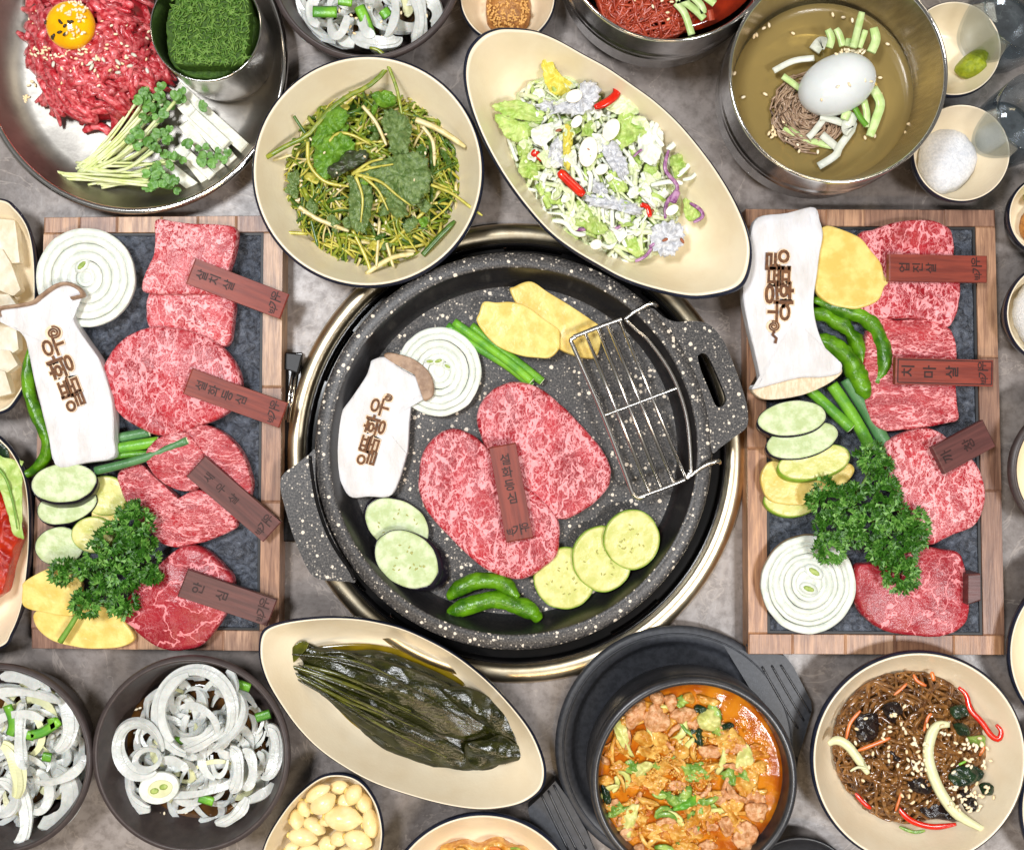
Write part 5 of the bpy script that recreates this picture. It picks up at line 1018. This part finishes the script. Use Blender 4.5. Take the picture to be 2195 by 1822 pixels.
def fill_onion(t, c, r, n, zlo, zhi, wlo, whi, k=0):
    for i in range(n):
        a = R.uniform(0, 2 * pi); d = r * .8 * math.sqrt(R.random()); cx, cy = c[0] + d * math.cos(a), c[1] + d * math.sin(a); rr_ = R.uniform(.010, .026); a0 = R.uniform(0, 6.3); sp = R.uniform(1.2, 4.0)
        q = math.hypot(cx - c[0], cy - c[1]) / r; z = zlo + (zhi - zlo) * (1 - q * q) * (i / n) + R.uniform(0, .003); p = []; e = R.uniform(.5, 1); ro = R.uniform(0, 3)
        for s in range(20):
            b_ = a0 + sp * s / 19; x, y = rr_ * math.cos(b_), rr_ * e * math.sin(b_); X, Y = cx + x * math.cos(ro) - y * math.sin(ro), cy + x * math.sin(ro) + y * math.cos(ro)
            dd = math.hypot(X - c[0], Y - c[1])
            if dd > r: X, Y = c[0] + (X - c[0]) * r / dd, c[1] + (Y - c[1]) * r / dd
            p.append((X, Y, z + .0036 * math.sin(b_ * 1.5 + i)))
        w_ = R.uniform(wlo, whi); part(t, 'onion_ring', tube(p, w_, w_ * R.uniform(.25, .5), 4, lambda u: (.5 + .5 * min(1, 6 * u, 6 * (1 - u))) * (1 + .18 * math.sin(9 * u + i)), twist=R.uniform(-1.4, 1.4)), M['onion_strip'] if R.random() < .9 else M['onion_pale'], smooth=False)
def greens(t, k, lst, z):
    for tx in lst: part(t, 'green_onion_piece', ptube(k, tx, z, 34, 8, 6, None, 12), M['scallion'])
t, c = onion_bowl('dark bowl of sliced onion beside the kelp plate', 'sliced white onion rings in the dark bowl beside the kelp', 408, 1619, 213, 0, 11, 'the onions beside the kelp')
c2 = W(Q(13, 1400, 760), .02)
fill_onion(t, (c2.x, c2.y), L(155, .02), 125, .013, .028, .0012, .0032)
greens(t, 13, ('1640,270 1760,310', '1800,520 1900,490', '1230,690 1290,670', '1640,580 1690,570', '1400,1080 1500,1110', '1530,240 1560,290'), .026)
for a in ((1370, 480, 265, 300, 1.7, 7.2, .1, .036, 42), (1370, 480, 230, 270, 2.2, 4.4, .1, .040, 34), (985, 740, 150, 190, 1.2, 6.6, -.35, .033, 46), (1040, 810, 90, 70, 0, 6.2, -.3, .036, 22), (1560, 520, 120, 190, -2.2, 1.0, .5, .037, 46), (1380, 560, 160, 110, 3.4, 6.0, .6, .038, 26), (1370, 600, 120, 70, .2, 2.9, -.4, .038, 26), (1620, 880, 60, 150, -1.6, 1.6, 0, .033, 40), (1720, 880, 60, 130, -1.8, 1.7, 0, .033, 34), (1880, 760, 70, 170, -1.8, 1.8, .1, .031, 46), (1500, 1000, 250, 260, .2, 1.4, .1, .032, 42), (1400, 960, 300, 90, .3, 2.6, -.2, .031, 26), (1060, 1000, 160, 160, 1.6, 3.6, 0, .030, 50), (1540, 300, 110, 130, -1.4, .4, .3, .034, 30), (1730, 1010, 200, 90, 0.3, 1.8, -.3, .028, 34), (1210, 880, 100, 60, 3.6, 6.0, .3, .036, 32), (1500, 700, 170, 60, 2.6, 4.6, -.5, .036, 34), (1420, 650, 170, 40, .3, 2.6, -.5, .037, 40)):
    arc_ring(t, 13, *a)
p = circ(*Q(13, 1115, 1015), 145 * SC(13), 48, 112 * SC(13), .25)
part(t, 'onion_core', slab(p, .034, .004, n=48), M['onion']); part(t, 'onion_core', slab(circ(*Q(13, 1125, 1020), 88 * SC(13), 40, 62 * SC(13), .25), .0375, .0012, n=40), M['onion_pale'])
for q in ((1085, 1035), (1150, 1005)): w = W(Q(13, *q), .039); part(t, 'green_germ', ball((w.x, w.y, .0388), .0035, .0024, .0008, .2, 10, 5), M['germ'])
tag(part(t, 'sesame_seed', seeds([Q(13, *q) for q in ((865, 820), (960, 460), (985, 450), (1660, 250), (1665, 325), (1720, 325), (1310, 1185), (1120, 1195), (1155, 1190), (1420, 1305), (1360, 1300))], .02, .0017), M['sesame']), kind='stuff')
t, c = onion_bowl('dark bowl of sliced onion cut by the picture edge', 'sliced onion with green scallion in the bowl at the picture edge', -10, 1629, 206, 0, 23, 'the onions at the picture edge')
c2 = W((30, 1620), .02); fill_onion(t, (c2.x, c2.y), L(150, .02), 125, .013, .028, .0012, .0034)
greens(t, 13, ('50,430 90,560 70,640', '220,640 300,620 420,540', '360,520 380,600', '300,790 360,800', '190,640 240,650', '250,290 350,320'), .032)
for a in ((380, 560, 120, 190, -1.7, 1.3, .1, .035, 56), (180, 620, 40, 240, 1.4, 4.2, 0, .036, 40), (150, 600, 200, 110, 3.3, 5.6, 0, .035, 30), (200, 400, 230, 60, 3.2, 6.0, .15, .034, 34), (380, 850, 220, 110, .1, 2.4, -.35, .034, 34), (330, 1060, 180, 200, -1.2, 1.8, 0, .030, 70), (260, 1040, 90, 140, -1.6, 1.8, 0, .034, 34), (60, 1150, 120, 260, -1.2, 1.6, -.2, .036, 46), (0, 1080, 110, 120, -1.6, 1.6, 0, .036, 40), (130, 290, 140, 50, 3.4, 6, .3, .033, 36), (200, 300, 180, 60, 3.2, 5.8, .5, .030, 40), (40, 900, 90, 200, -1.4, 1.2, -.2, .037, 50, 'onion_pale')):
    arc_ring(t, 13, *a)
t, c = onion_bowl('dark bowl of sliced onion at the picture top beside the steel cup', 'sliced onion with scallion in the bowl near the steel cup', 783, -80, 210, 0, 31, 'the onions near the steel cup')
c2 = W((783, -40), .02); fill_onion(t, (c2.x, c2.y), L(150, .02), 70, .014, .027, .0022, .0040)
greens(t, 2, ('680,40 720,130 750,230', '410,70 550,72', '560,0 640,10', '820,60 850,100'), .034)
for a in ((560, 90, 50, 120, 0, 3, .1, .034, 26), (980, 120, 60, 150, -1.3, 1.3, 0, .035, 40), (850, 100, 40, 110, -1.4, 1.5, .2, .036, 26), (760, 90, 60, 110, 1.2, 3.4, .1, .036, 30), (1080, 80, 60, 80, -1.5, 1.6, -.3, .032, 40), (460, 60, 60, 90, 1.5, 4.6, .2, .030, 30), (780, 210, 130, 40, 0, 3.1, .1, .034, 40), (640, 200, 100, 60, 1.2, 3.4, .4, .030, 34), (470, 250, 110, 30, 2.4, 5.4, .3, .026, 22), (690, 30, 60, 70, 3.4, 6.0, .3, .034, 34)):
    arc_ring(t, 2, *a)
tag(part(t, 'sesame_seed', seeds(scatter(2, 800, 130, 320, 100, 22), .034, .0018), M['sesame']), kind='stuff')
R = random.Random(77)

# ================================================================ kelp on the egg-shaped plate
pl = PX(14, '112,190 150,140 240,105 380,80 560,66 740,72 900,98 1060,140 1230,215 1400,310 1560,430 1700,560 1840,720 1930,850 1990,990 2012,1100 1995,1200 1930,1270 1830,1320 1680,1348 1540,1350 1350,1322 1120,1262 880,1180 680,1075 500,950 360,810 250,660 160,510 112,380 100,280')
d_, c, fl = dish('oval_plate', 'egg shaped cream plate of dark kelp below the grill', pl, .046, .62, 0, rim=.018, n=140)
solid('kelp_liquid', 'olive liquid pooled round the kelp on its plate', 'liquid', slab(PX(14, '300,300 480,265 700,245 880,252 1100,300 1300,390 1450,490 1500,560 1700,760 1600,1000 1350,1060 1150,1020 960,940 800,850 650,730 540,610 400,480'), fl + .0014, .0022, n=80, top=None), M['kelp_juice'])
kp = thing('kelp_stack', 'folded bundle of dark green kelp on the egg shaped plate', 'kelp', (c[0], c[1], fl))
for i, (tx, zz, m) in enumerate((('300,330 390,225 500,262 700,290 900,290 1150,370 1380,480 1560,590 1720,730 1860,880 1870,960 1700,1060 1450,1085 1150,1030 900,910 700,740 520,570 300,430', .010, 'kelp'), ('360,260 500,280 800,330 1100,400 1350,510 1500,640 1650,800 1500,880 1200,800 900,650 600,480 400,360', .016, 'kelp'),
                             ('330,390 520,430 800,560 1100,740 1350,880 1500,980 1480,1070 1250,1040 950,900 700,720 500,550 340,450', .015, 'kelp'), ('1300,540 1480,530 1640,600 1760,720 1860,880 1850,950 1700,880 1560,760 1400,640', .017, 'kelp'), ('1480,900 1600,880 1720,850 1850,940 1870,1000 1700,1040 1560,1075 1480,1020', .020, 'kelp'),
                             ('1760,960 1860,990 1940,1015 1930,1052 1820,1060 1740,1040', .014, 'kelp'), ('1500,1085 1600,1080 1560,1110 1530,1115', .011, 'kelp_light'), ('1590,1090 1800,1065 1790,1130 1745,1188 1650,1130', .010, 'kelp_light'), ('275,445 380,450 450,500 400,505 270,505', .014, 'kelp_light'), ('340,260 395,225 440,250 380,330 330,370 280,360', .018, 'kelp_light'))):
    part(kp, 'kelp_blade', sheet(PX(14, tx), zz, .0034 if i < 5 else .0014, 42, .0016, 140, .015, 120, seed=i * 3, dome=.004 if i < 5 else 0), M[m])
for i in range(17):
    u = R.uniform(-1, 1); x0, y0 = R.uniform(300, 430), 300 + 90 * (u + 1); x1 = R.uniform(900, 1500); y1 = 560 + (x1 - 900) * .62 + u * 190
    part(kp, 'kelp_fold', ptube(14, f'{x0},{y0} {(x0 + x1) / 2},{(y0 + y1) / 2 - 20 + u * 70} {x1},{y1}', .0225, R.uniform(7, 16), 20, 5, lambda q: .3 + .7 * math.sin(pi * min(1, q + .15)), 6, zs=[.020, .0235, .0225]), M['kelp_light'] if R.random() < .3 else M['kelp'])

# ================================================================ garlic, kimchi plate
d_, c, fl = dish('round_dish', 'small cream dish of peeled garlic beside the dark onion bowl', PX(14, '640,1105 740,1128 820,1190 890,1300 925,1420 932,1540 900,1680 800,1800 600,1860 380,1860 200,1800 120,1690 130,1600 190,1470 300,1310 420,1190 530,1120'), .04, .66, 0, rim=.03, ctg='dish', n=110)
cl = ((640, 1195, 66, 42, .1), (500, 1235, 88, 48, .55), (735, 1245, 56, 68, -.5), (805, 1300, 50, 74, .5), (680, 1290, 56, 50, 0), (535, 1300, 92, 62, .6), (410, 1335, 60, 46, -1.2), (668, 1400, 126, 78, -.1), (850, 1430, 56, 92, .2), (475, 1455, 80, 56, -.5), (360, 1410, 46, 66, .2), (560, 1415, 50, 36, .2), (400, 1525, 96, 56, -.15), (765, 1545, 94, 62, -.3), (640, 1530, 60, 50, .6), (565, 1570, 68, 52, .4), (330, 1590, 50, 34, .3), (450, 1620, 80, 46, 0), (690, 1630, 66, 44, .2), (860, 1640, 60, 46, .4), (560, 1680, 80, 50, .2), (380, 1700, 70, 50, 0), (720, 1720, 70, 50, 0), (250, 1650, 50, 40, .4), (480, 1760, 60, 40, 0), (620, 1780, 60, 40, 0))
for i, (x, y, a, b_, ro) in enumerate(cl):
    zz = .014 + .004 * ((i * 7) % 3) / 2 + (.006 if a > 80 else 0); w = W(Q(14, x, y), zz + .006)
    v, f = ball((0, 0, 0), 1, 1, 1, 0, 20, 12); A, B = L(a * SC(14), zz), L(b_ * SC(14), zz); o_ = []
    for (X, Y, Z) in v:
        k = 1 - .3 * X * X * (1 if X > 0 else .3) - .12 * (X > .75) ; X2, Y2, Z2 = X * A * 1.05, Y * B * k * 1.08, Z * B * .95 * k; Z2 += .0004 * math.cos(3 * math.atan2(Y, Z))
        o_.append((w.x + X2 * math.cos(ro) - Y2 * math.sin(ro), w.y + X2 * math.sin(ro) + Y2 * math.cos(ro), w.z + Z2))
    g_ = thing('garlic_clove', {7: 'largest peeled garlic clove, lying in the middle of its dish', 0: 'garlic clove at the dish edge closest to the kelp plate'}.get(i, 'peeled garlic clove in the small cream dish'), 'garlic', (w.x, w.y, zz), 'peeled garlic cloves in the cream dish')
    part(g_, 'clove', (o_, f), M['garlic'])
    q = (w.x - A * 1.04 * math.cos(ro), w.y - A * 1.04 * math.sin(ro), w.z); part(g_, 'root_end', ball(q, .0012, B * .35, B * .3, ro, 8, 5), M['potato'])
d_, c, fl = dish('round_plate', 'round cream plate with vegetables cut by the lower picture edge', circ(1035, 1957, 214), .04, .6, smoothpx=False)
t = thing('mixed_vegetables', 'orange and green dressed vegetables on the lower edge plate', 'side dish', tuple(W((1040, 1860), .02)))
part(t, 'vegetable_heap', slab(PX(14, '1300,1640 1380,1590 1480,1575 1560,1600 1640,1570 1720,1560 1800,1610 1900,1640 1900,1900 1300,1900'), fl, .014, n=70, j=.06, top=(.004, 120)), M['stewcab'])
for i in range(26):
    x, y = R.uniform(1330, 1850), R.uniform(1590, 1720); a = R.uniform(0, 3); part(t, 'vegetable_strip', ptube(14, f'{x},{y} {x + 50 * math.cos(a)},{y + 40 * math.sin(a)} {x + 100 * math.cos(a + .4)},{y + 90 * math.sin(a + .4)}', .022, R.uniform(9, 20), 8, 5, None, 7), M[R.choice(('carrot', 'herb1', 'herb3', 'carrot', 'stewcab'))])

# ================================================================ stew pot on its holder
hz = .014; hc = (1452, 1603)
w = W(hc, hz); ho = thing('pot_holder', 'black plastic holder with two ridged grips under the stew pot', 'pot holder', (w.x, w.y, 0))
o = wout(circ(hc[0], hc[1], 262, 110), hz)
part(ho, 'holder_ring', rings(o, [(0, .004), (.80, .004), (.84, .007), (.86, hz - .002), (.88, hz), (.97, hz), (.99, hz - .001), (1, hz - .003), (.98, .001), (0, .0005)]), M['plastic'])
part(ho, 'raised_ridge', rings(o, [(.925, hz - .0005), (.93, hz + .0012), (.94, hz + .0012), (.945, hz - .0005)]), M['plastic'])
g1 = wout(lin(PX(15, '1380,125 1500,175 1620,195 1770,208 1840,222 1900,300 2030,555 2034,620 1990,780 1935,965 1840,900 1700,650 1560,420'), 110), hz + .001)
gp = part(ho, 'grip', plate_with_holes(g1, [], .002, hz + .0005), M['plastic'], smooth=False)
g2 = wout(lin(PX(15, '170,1130 60,1250 -30,1330 0,1480 80,1640 170,1800 400,1900 520,1800 400,1500 260,1250'), 100), hz + .001)
gp2 = part(ho, 'grip', plate_with_holes(g2, [], .002, hz + .0005), M['plastic'], smooth=False)
for tx in ('1672,300 1800,530 1932,748', '1742,292 1860,500 1975,692', '1808,288 1920,470 2022,635'): part(gp, 'grip_ridge', ptube(15, tx, hz + .001, 8, 10, 6, None, 5), M['stone_pot'])
for tx in ('70,1230 160,1420 265,1630', '120,1200 220,1420 330,1640', '160,1160 280,1400 395,1620'): part(gp2, 'grip_ridge', ptube(15, tx, hz + .001, 8, 10, 6, None, 5), M['stone_pot'])
part(ho, 'tab', slab(PX(15, '1575,165 1590,125 1640,115 1700,122 1750,150 1760,190'), hz, .007, n=40), M['plastic'])
zr = .082; pc = (1488, 1674); o = wout(circ(pc[0], pc[1], 224, 120), zr); w = W(pc, zr)
pt = thing('stew_pot', 'black stone pot of bubbling orange stew on a holder', 'pot', (w.x, w.y, .004))
part(pt, 'inner_wall', rings(o, [(0, .012), (.6, .012), (.78, .02), (.86, .04), (.90, zr - .012), (.915, zr - .003)]), M['stone_pot'])
part(pt, 'thick_rim', rings(o, [(.915, zr - .003), (.925, zr - .0006), (.945, zr), (.975, zr - .0003), (.992, zr - .0016), (1.0, zr - .004), (1.0, zr - .008), (.985, zr - .012)]), M['stone_pot'])
part(pt, 'outer_wall', rings(o, [(.985, zr - .012), (.97, zr - .014), (.985, zr - .02), (1.0, zr - .03), (1.0, .04), (.95, .022), (.86, .012), (.84, .006), (.82, .004), (0, .004)]), M['stone_pot'])
zl = .066; lc = (1484, 1665)
solid('stew_broth', 'orange stew broth with foam in the black pot', 'broth', rings(wout(circ(lc[0], lc[1], 206, 100), zl), [(1.0, zl - .001), (1.0, zl), (.9, zl), (.75, zl), (.6, zl), (.45, zl), (.3, zl), (.15, zl), (0, zl)], top=(.0005, 90)), M['stew'])
st = thing('stew_filling', 'meat, cabbage and zucchini pieces floating in the orange stew', 'stew', tuple(W(Q(15, 1050, 1000), zl)))
pz = zl + .001
for tx, m, th_, nm in (('600,700 660,690 690,760 710,870 740,950 690,930 620,820 595,760', 'squash', .006, 'zucchini_piece'), ('720,1040 800,985 860,985 880,1010 830,1070 760,1090', 'squash', .006, 'zucchini_piece'), ('700,1300 770,1300 760,1380 730,1500 680,1540 655,1420', 'squash', .006, 'zucchini_piece'), ('1200,660 1260,610 1330,620 1370,690 1330,760 1240,750 1200,710', 'squash', .009, 'zucchini_piece'), ('1500,900 1560,860 1600,920 1600,1000 1520,1030 1470,1010', 'squash', .006, 'zucchini_piece'), ('930,1190 1000,1230 1080,1220 1140,1150 1160,1230 1100,1310 1000,1290', 'green_on', .006, 'green_onion_piece'),
                   ('670,620 720,560 810,540 820,640 760,720 700,760', 'pork', .008, 'meat_piece'), ('830,600 900,560 960,620 1000,680 960,760 860,760 810,690', 'pork', .010, 'meat_piece'), ('860,500 930,480 960,540 930,570 870,550', 'pork', .008, 'meat_piece'), ('960,520 1030,500 1050,570 1000,620', 'pork', .007, 'meat_piece'), ('1000,640 1090,590 1180,610 1170,680 1060,700', 'pork', .006, 'meat_piece'), ('1480,1090 1560,1030 1640,1050 1610,1170 1540,1240 1480,1180', 'stewcab', .006, 'cabbage_piece'), ('1400,1120 1450,1160 1500,1230 1560,1250 1520,1280 1430,1230', 'pork', .007, 'meat_piece'), ('1550,1300 1640,1280 1700,1300 1680,1400 1620,1420 1560,1380', 'pork', .007, 'meat_piece'), ('1520,1430 1600,1440 1640,1500 1600,1600 1500,1620 1460,1540', 'pork', .007, 'meat_piece'), ('1350,1400 1440,1390 1460,1500 1400,1520', 'pork', .006, 'meat_piece'), ('820,1450 950,1430 1100,1440 1140,1520 1000,1560 850,1540', 'stewcab', .004, 'cabbage_piece'), ('1340,1260 1400,1240 1500,1430 1500,1480 1430,1400', 'stewcab', .005, 'cabbage_piece'), ('1200,1280 1290,1280 1270,1400 1180,1440', 'stewcab', .004, 'cabbage_piece'), ('1210,880 1330,870 1430,890 1400,930 1250,960', 'pork', .005, 'meat_piece'), ('1280,820 1400,770 1460,740 1490,800 1400,830 1330,860', 'stewcab', .006, 'cabbage_piece'), ('1060,1030 1130,1000 1250,1010 1290,1080 1200,1130 1100,1110', 'green_on', .005, 'leaf_piece'), ('1150,760 1220,740 1250,800 1230,860 1160,840', 'spinach', .006, 'leaf_piece'), ('1370,720 1440,700 1460,730 1380,760', 'spinach', .006, 'leaf_piece'), ('1190,580 1260,590 1240,640 1180,630', 'spinach', .006, 'leaf_piece'), ('1370,1080 1450,1020 1480,1130 1440,1160', 'green_on', .005, 'leaf_piece'), ('1030,1310 1180,1230 1180,1290 1060,1340', 'scallion', .007, 'green_onion_piece'), ('1130,1350 1180,1340 1130,1400', 'green_on', .005, 'leaf_piece'), ('760,760 840,770 900,840 820,870 740,830', 'stewcab', .006, 'cabbage_piece'), ('880,760 960,780 1000,840 930,880 880,850', 'stewcab', .006, 'cabbage_piece'), ('780,880 900,900 920,960 800,940', 'stewcab', .005, 'cabbage_piece'), ('500,940 550,960 560,1000 520,1000', 'pork', .005, 'meat_piece'), ('500,1150 560,1200 570,1290 530,1290', 'spinach', .004, 'leaf_piece'), ('640,1480 720,1460 730,1540 660,1560', 'pork', .006, 'meat_piece'), ('760,1240 880,1260 920,1300 820,1300', 'stewcab', .005, 'cabbage_piece'), ('1200,500 1300,520 1380,560 1300,580 1220,550', 'stewcab', .004, 'cabbage_piece'), ('1100,500 1160,490 1170,560 1080,560', 'stewcab', .005, 'cabbage_piece'), ('1000,1600 1120,1560 1200,1600 1100,1680', 'stewcab', .005, 'cabbage_piece'), ('740,1600 800,1580 810,1640 740,1660', 'pork', .005, 'meat_piece')):
    part(st, nm, sheet(PX(15, tx), pz - .0012 + (th_ - .004) * .4, .0028, 150, .0022, 60, .12, 260, seed=len(tx), dome=th_ * .45), M[m])
for i in range(60):   # soft cabbage strips
    q = scatter(15, 1080, 1100, 560, 540, 1)[0]; a = R.uniform(0, 6.3); l = R.uniform(14, 40); c_ = R.gauss(0, .5)
    pp = [W((q[0] + l * u * math.cos(a + c_ * u), q[1] + l * u * math.sin(a + c_ * u)), pz + .0012 * math.sin(2 * u + i) + .001) for u in (-1, -.6, -.2, .2, .6, 1)]
    part(st, 'cabbage_strip', tube(pp, R.uniform(.0014, .0034), .0007, 6, lambda u: .6 + .4 * math.sin(pi * u), twist=R.uniform(-1, 1)), M[R.choice(('stewcab', 'stewcab', 'pork', 'green_on', 'squash'))])
for i in range(90):
    q = scatter(15, 1090, 1080, 590, 560, 1)[0]; r = R.uniform(8, 19); a = R.uniform(0, 3)
    px_ = [(q[0] + r * (1 + .35 * math.sin(3 * t_ + i)) * math.cos(t_) * 1.3, q[1] + r * (1 + .3 * math.cos(2 * t_ + i)) * math.sin(t_)) for t_ in [j * pi / 5 for j in range(10)]]
    m = R.choice(('pork', 'stewcab', 'stewcab', 'stewcab', 'green_on', 'stew_fat')); part(st, 'cabbage_piece' if m != 'pork' else 'meat_piece', sheet(px_, pz - .0012, .003, 180, .0016, 36, .2, 300, seed=i, dome=R.uniform(.0005, .003)), M[m])
for (x, y, r) in ((1092, 930, 62), (1290, 700, 40)): q = W(Q(15, x, y), pz + .004); part(st, 'mushroom_cap' if r > 50 else 'tofu_piece', ball((q.x, q.y, pz), L(r * SC(15), pz), L(r * SC(15) * .9, pz), .0045, 0, 16, 10, .12, 120), M['stewcab'] if r > 50 else M['squash'])
mb = MB()
for q in scatter(15, 1080, 1080, 560, 560, 170):
    w = W(q, pz); mb.add(ball((w.x, w.y, pz + R.uniform(-.0006, .0012)), R.uniform(.0006, .0018), R.uniform(.0006, .0014), .0009, R.uniform(0, 3), 6, 4, .3, 700))
tag(part(st, 'minced_bits', mb.out(), M['stew_fat']), kind='stuff')
mb = MB()
for q in scatter(15, 1100, 1000, 270, 240, 260) + scatter(15, 1050, 1450, 400, 150, 50):
    w = W(q, pz); mb.add(ball((w.x, w.y, pz + R.uniform(0, .003)), R.uniform(.0006, .0016), R.uniform(.0005, .0011), .0008, R.uniform(0, 3), 5, 4))
tag(part(st, 'foam_bubbles', mb.out(), M['stewcab']), kind='stuff')

# ================================================================ glass noodles
d_, c, fl = dish('round_plate', 'round cream plate of brown glass noodles next to the stew', circ(1971, 1627, 232), .044, .62, smoothpx=False)
gn = thing('glass_noodles', 'brown glass noodles with vegetables and sesame on a cream plate', 'noodles', (c[0], c[1], fl))
nc = W(Q(16, 1140, 960), .02); rr = L(158, .02)
o = jit(wout(circ(*Q(16, 1140, 960), 150, 80), .02), .08, 60)
part(gn, 'noodle_heart', rings(o, [(0, fl), (.97, fl), (1, fl + .004), (.9, fl + .010), (.6, fl + .016), (0, fl + .018)], top=(.004, 90)), M['glassnoodle_d'])
tag(part(gn, 'noodle_strand', strands(120, (nc.x, nc.y), rr, fl + .005, .019, .12, 40, .0018, .0013, 6, rr=1.02, lift=.007, steps=24), M['glassnoodle']), kind='stuff')
tag(part(gn, 'noodle_strand', strands(80, (nc.x, nc.y), rr, fl + .004, .018, .10, 50, .0015, .0012, 6, rr=1.0, lift=.006, steps=24), M['glassnoodle_d']), kind='stuff')
for tx, m, r, zz, nm in (('1500,480 1560,540 1590,650 1680,750 1750,850 1810,880 1830,820 1790,770', 'redpep', 24, .030, 'pepper_strip'), ('1020,1400 1130,1510 1300,1560 1480,1540', 'redpep', 24, .026, 'pepper_strip'), ('700,1300 760,1370 820,1420', 'redpep', 18, .024, 'pepper_strip'), ('1430,770 1330,780 1275,900 1270,1050 1340,1250 1450,1420 1560,1510 1710,1590', 'onion_pale', 44, .036, 'onion_strip'), ('490,920 560,890 640,930 720,1030 800,1150', 'onion_pale', 37, .032, 'onion_strip'), ('660,1130 720,1100 790,1110', 'onion_pale', 11, .034, 'onion_strip'),
                     ('630,880 660,760 740,660', 'carrot', 15, .033, 'carrot_strip'), ('720,970 850,920 970,870', 'carrot', 18, .036, 'carrot_strip'), ('1230,820 1260,720 1290,680', 'carrot', 14, .035, 'carrot_strip'), ('1000,540 1060,490 1100,450', 'carrot', 12, .030, 'carrot_strip'), ('1150,380 1180,430 1250,470', 'carrot', 15, .026, 'carrot_strip'), ('1660,1010 1690,960 1700,900', 'carrot', 14, .027, 'carrot_strip'), ('1010,1440 1040,1350 1060,1280', 'carrot', 12, .030, 'carrot_strip'), ('1290,360 1310,430', 'carrot', 18, .024, 'carrot_strip'), ('1040,1560 1150,1600 1240,1590', 'green_on', 14, .022, 'green_strip'), ('1490,1470 1540,1520', 'green_on', 17, .024, 'green_strip'), ('1500,1080 1560,1050', 'scallion', 10, .036, 'green_strip')):
    part(gn, nm, ptube(16, tx, zz, r, 24, 7, lambda u: .45 + .55 * min(1, 4 * u + .1, 4 * (1 - u) + .1), r * .35), M[m])
for tx, m, zz in (('700,720 800,670 870,700 880,800 840,880 750,890 700,820', 'woodear', .031), ('920,620 1020,590 1060,680 1000,760 930,700', 'woodear', .031), ('1110,1180 1220,1140 1290,1200 1280,1290 1180,1300 1120,1260', 'woodear', .033), ('1200,1410 1350,1380 1480,1440 1540,1520 1380,1500 1250,1480', 'woodear', .027), ('960,960 1040,980 1060,1060 990,1040', 'woodear', .033), ('1430,1140 1540,1080 1660,1100 1680,1180 1560,1240 1450,1230', 'spinach', .035), ('1660,1240 1740,1220 1765,1290 1690,1310', 'spinach', .028), ('1440,640 1540,620 1570,700 1460,720', 'spinach', .031), ('1460,760 1560,770 1580,840 1500,850', 'spinach', .031), ('1560,860 1690,850 1690,930 1580,910', 'green_on', .028), ('1500,1290 1600,1290 1640,1400 1560,1440', 'woodear', .028)):
    part(gn, 'dark_leaf' if m != 'woodear' else 'wood_ear_piece', sheet(PX(16, tx), zz, .003, 120, .0012, 44, .1, 220, seed=len(tx) + int(zz * 1e4), dome=.003), M[m])
for i in range(26):   # single long noodles lying on top
    a = R.uniform(0, 6.3); d = R.uniform(0, .6) * rr; p = strand((nc.x, nc.y), rr, fl + .010, .020, R.uniform(.05, .11), 46, 1.0, .85, .002, 26); part(gn, 'noodle', tube(p, .0019, .0014, 6), M['glassnoodle'])
tag(part(gn, 'sesame_seed', seeds(scatter(16, 1180, 1040, 110, 150, 22) + scatter(16, 1580, 1330, 190, 120, 40) + scatter(16, 1650, 1000, 110, 130, 18) + scatter(16, 1120, 1000, 480, 420, 46), .038, .0022), M['sesame']), kind='stuff')
# dark lid at the lower picture edge
w = W((1715, 1915), .02); o = wout(circ(1715, 1920, 126, 80), .02)
ld = thing('dark_bowl', 'black bowl rim peeking in beside the stew pot at the picture edge', 'bowl', (w.x, w.y, 0))
part(ld, 'bowl_body', rings(o, [(0, .004), (.7, .005), (.9, .014), (.95, .0195), (.98, .02), (1, .0185), (.9, .008), (.7, 0), (0, 0)]), M['stone_pot'])
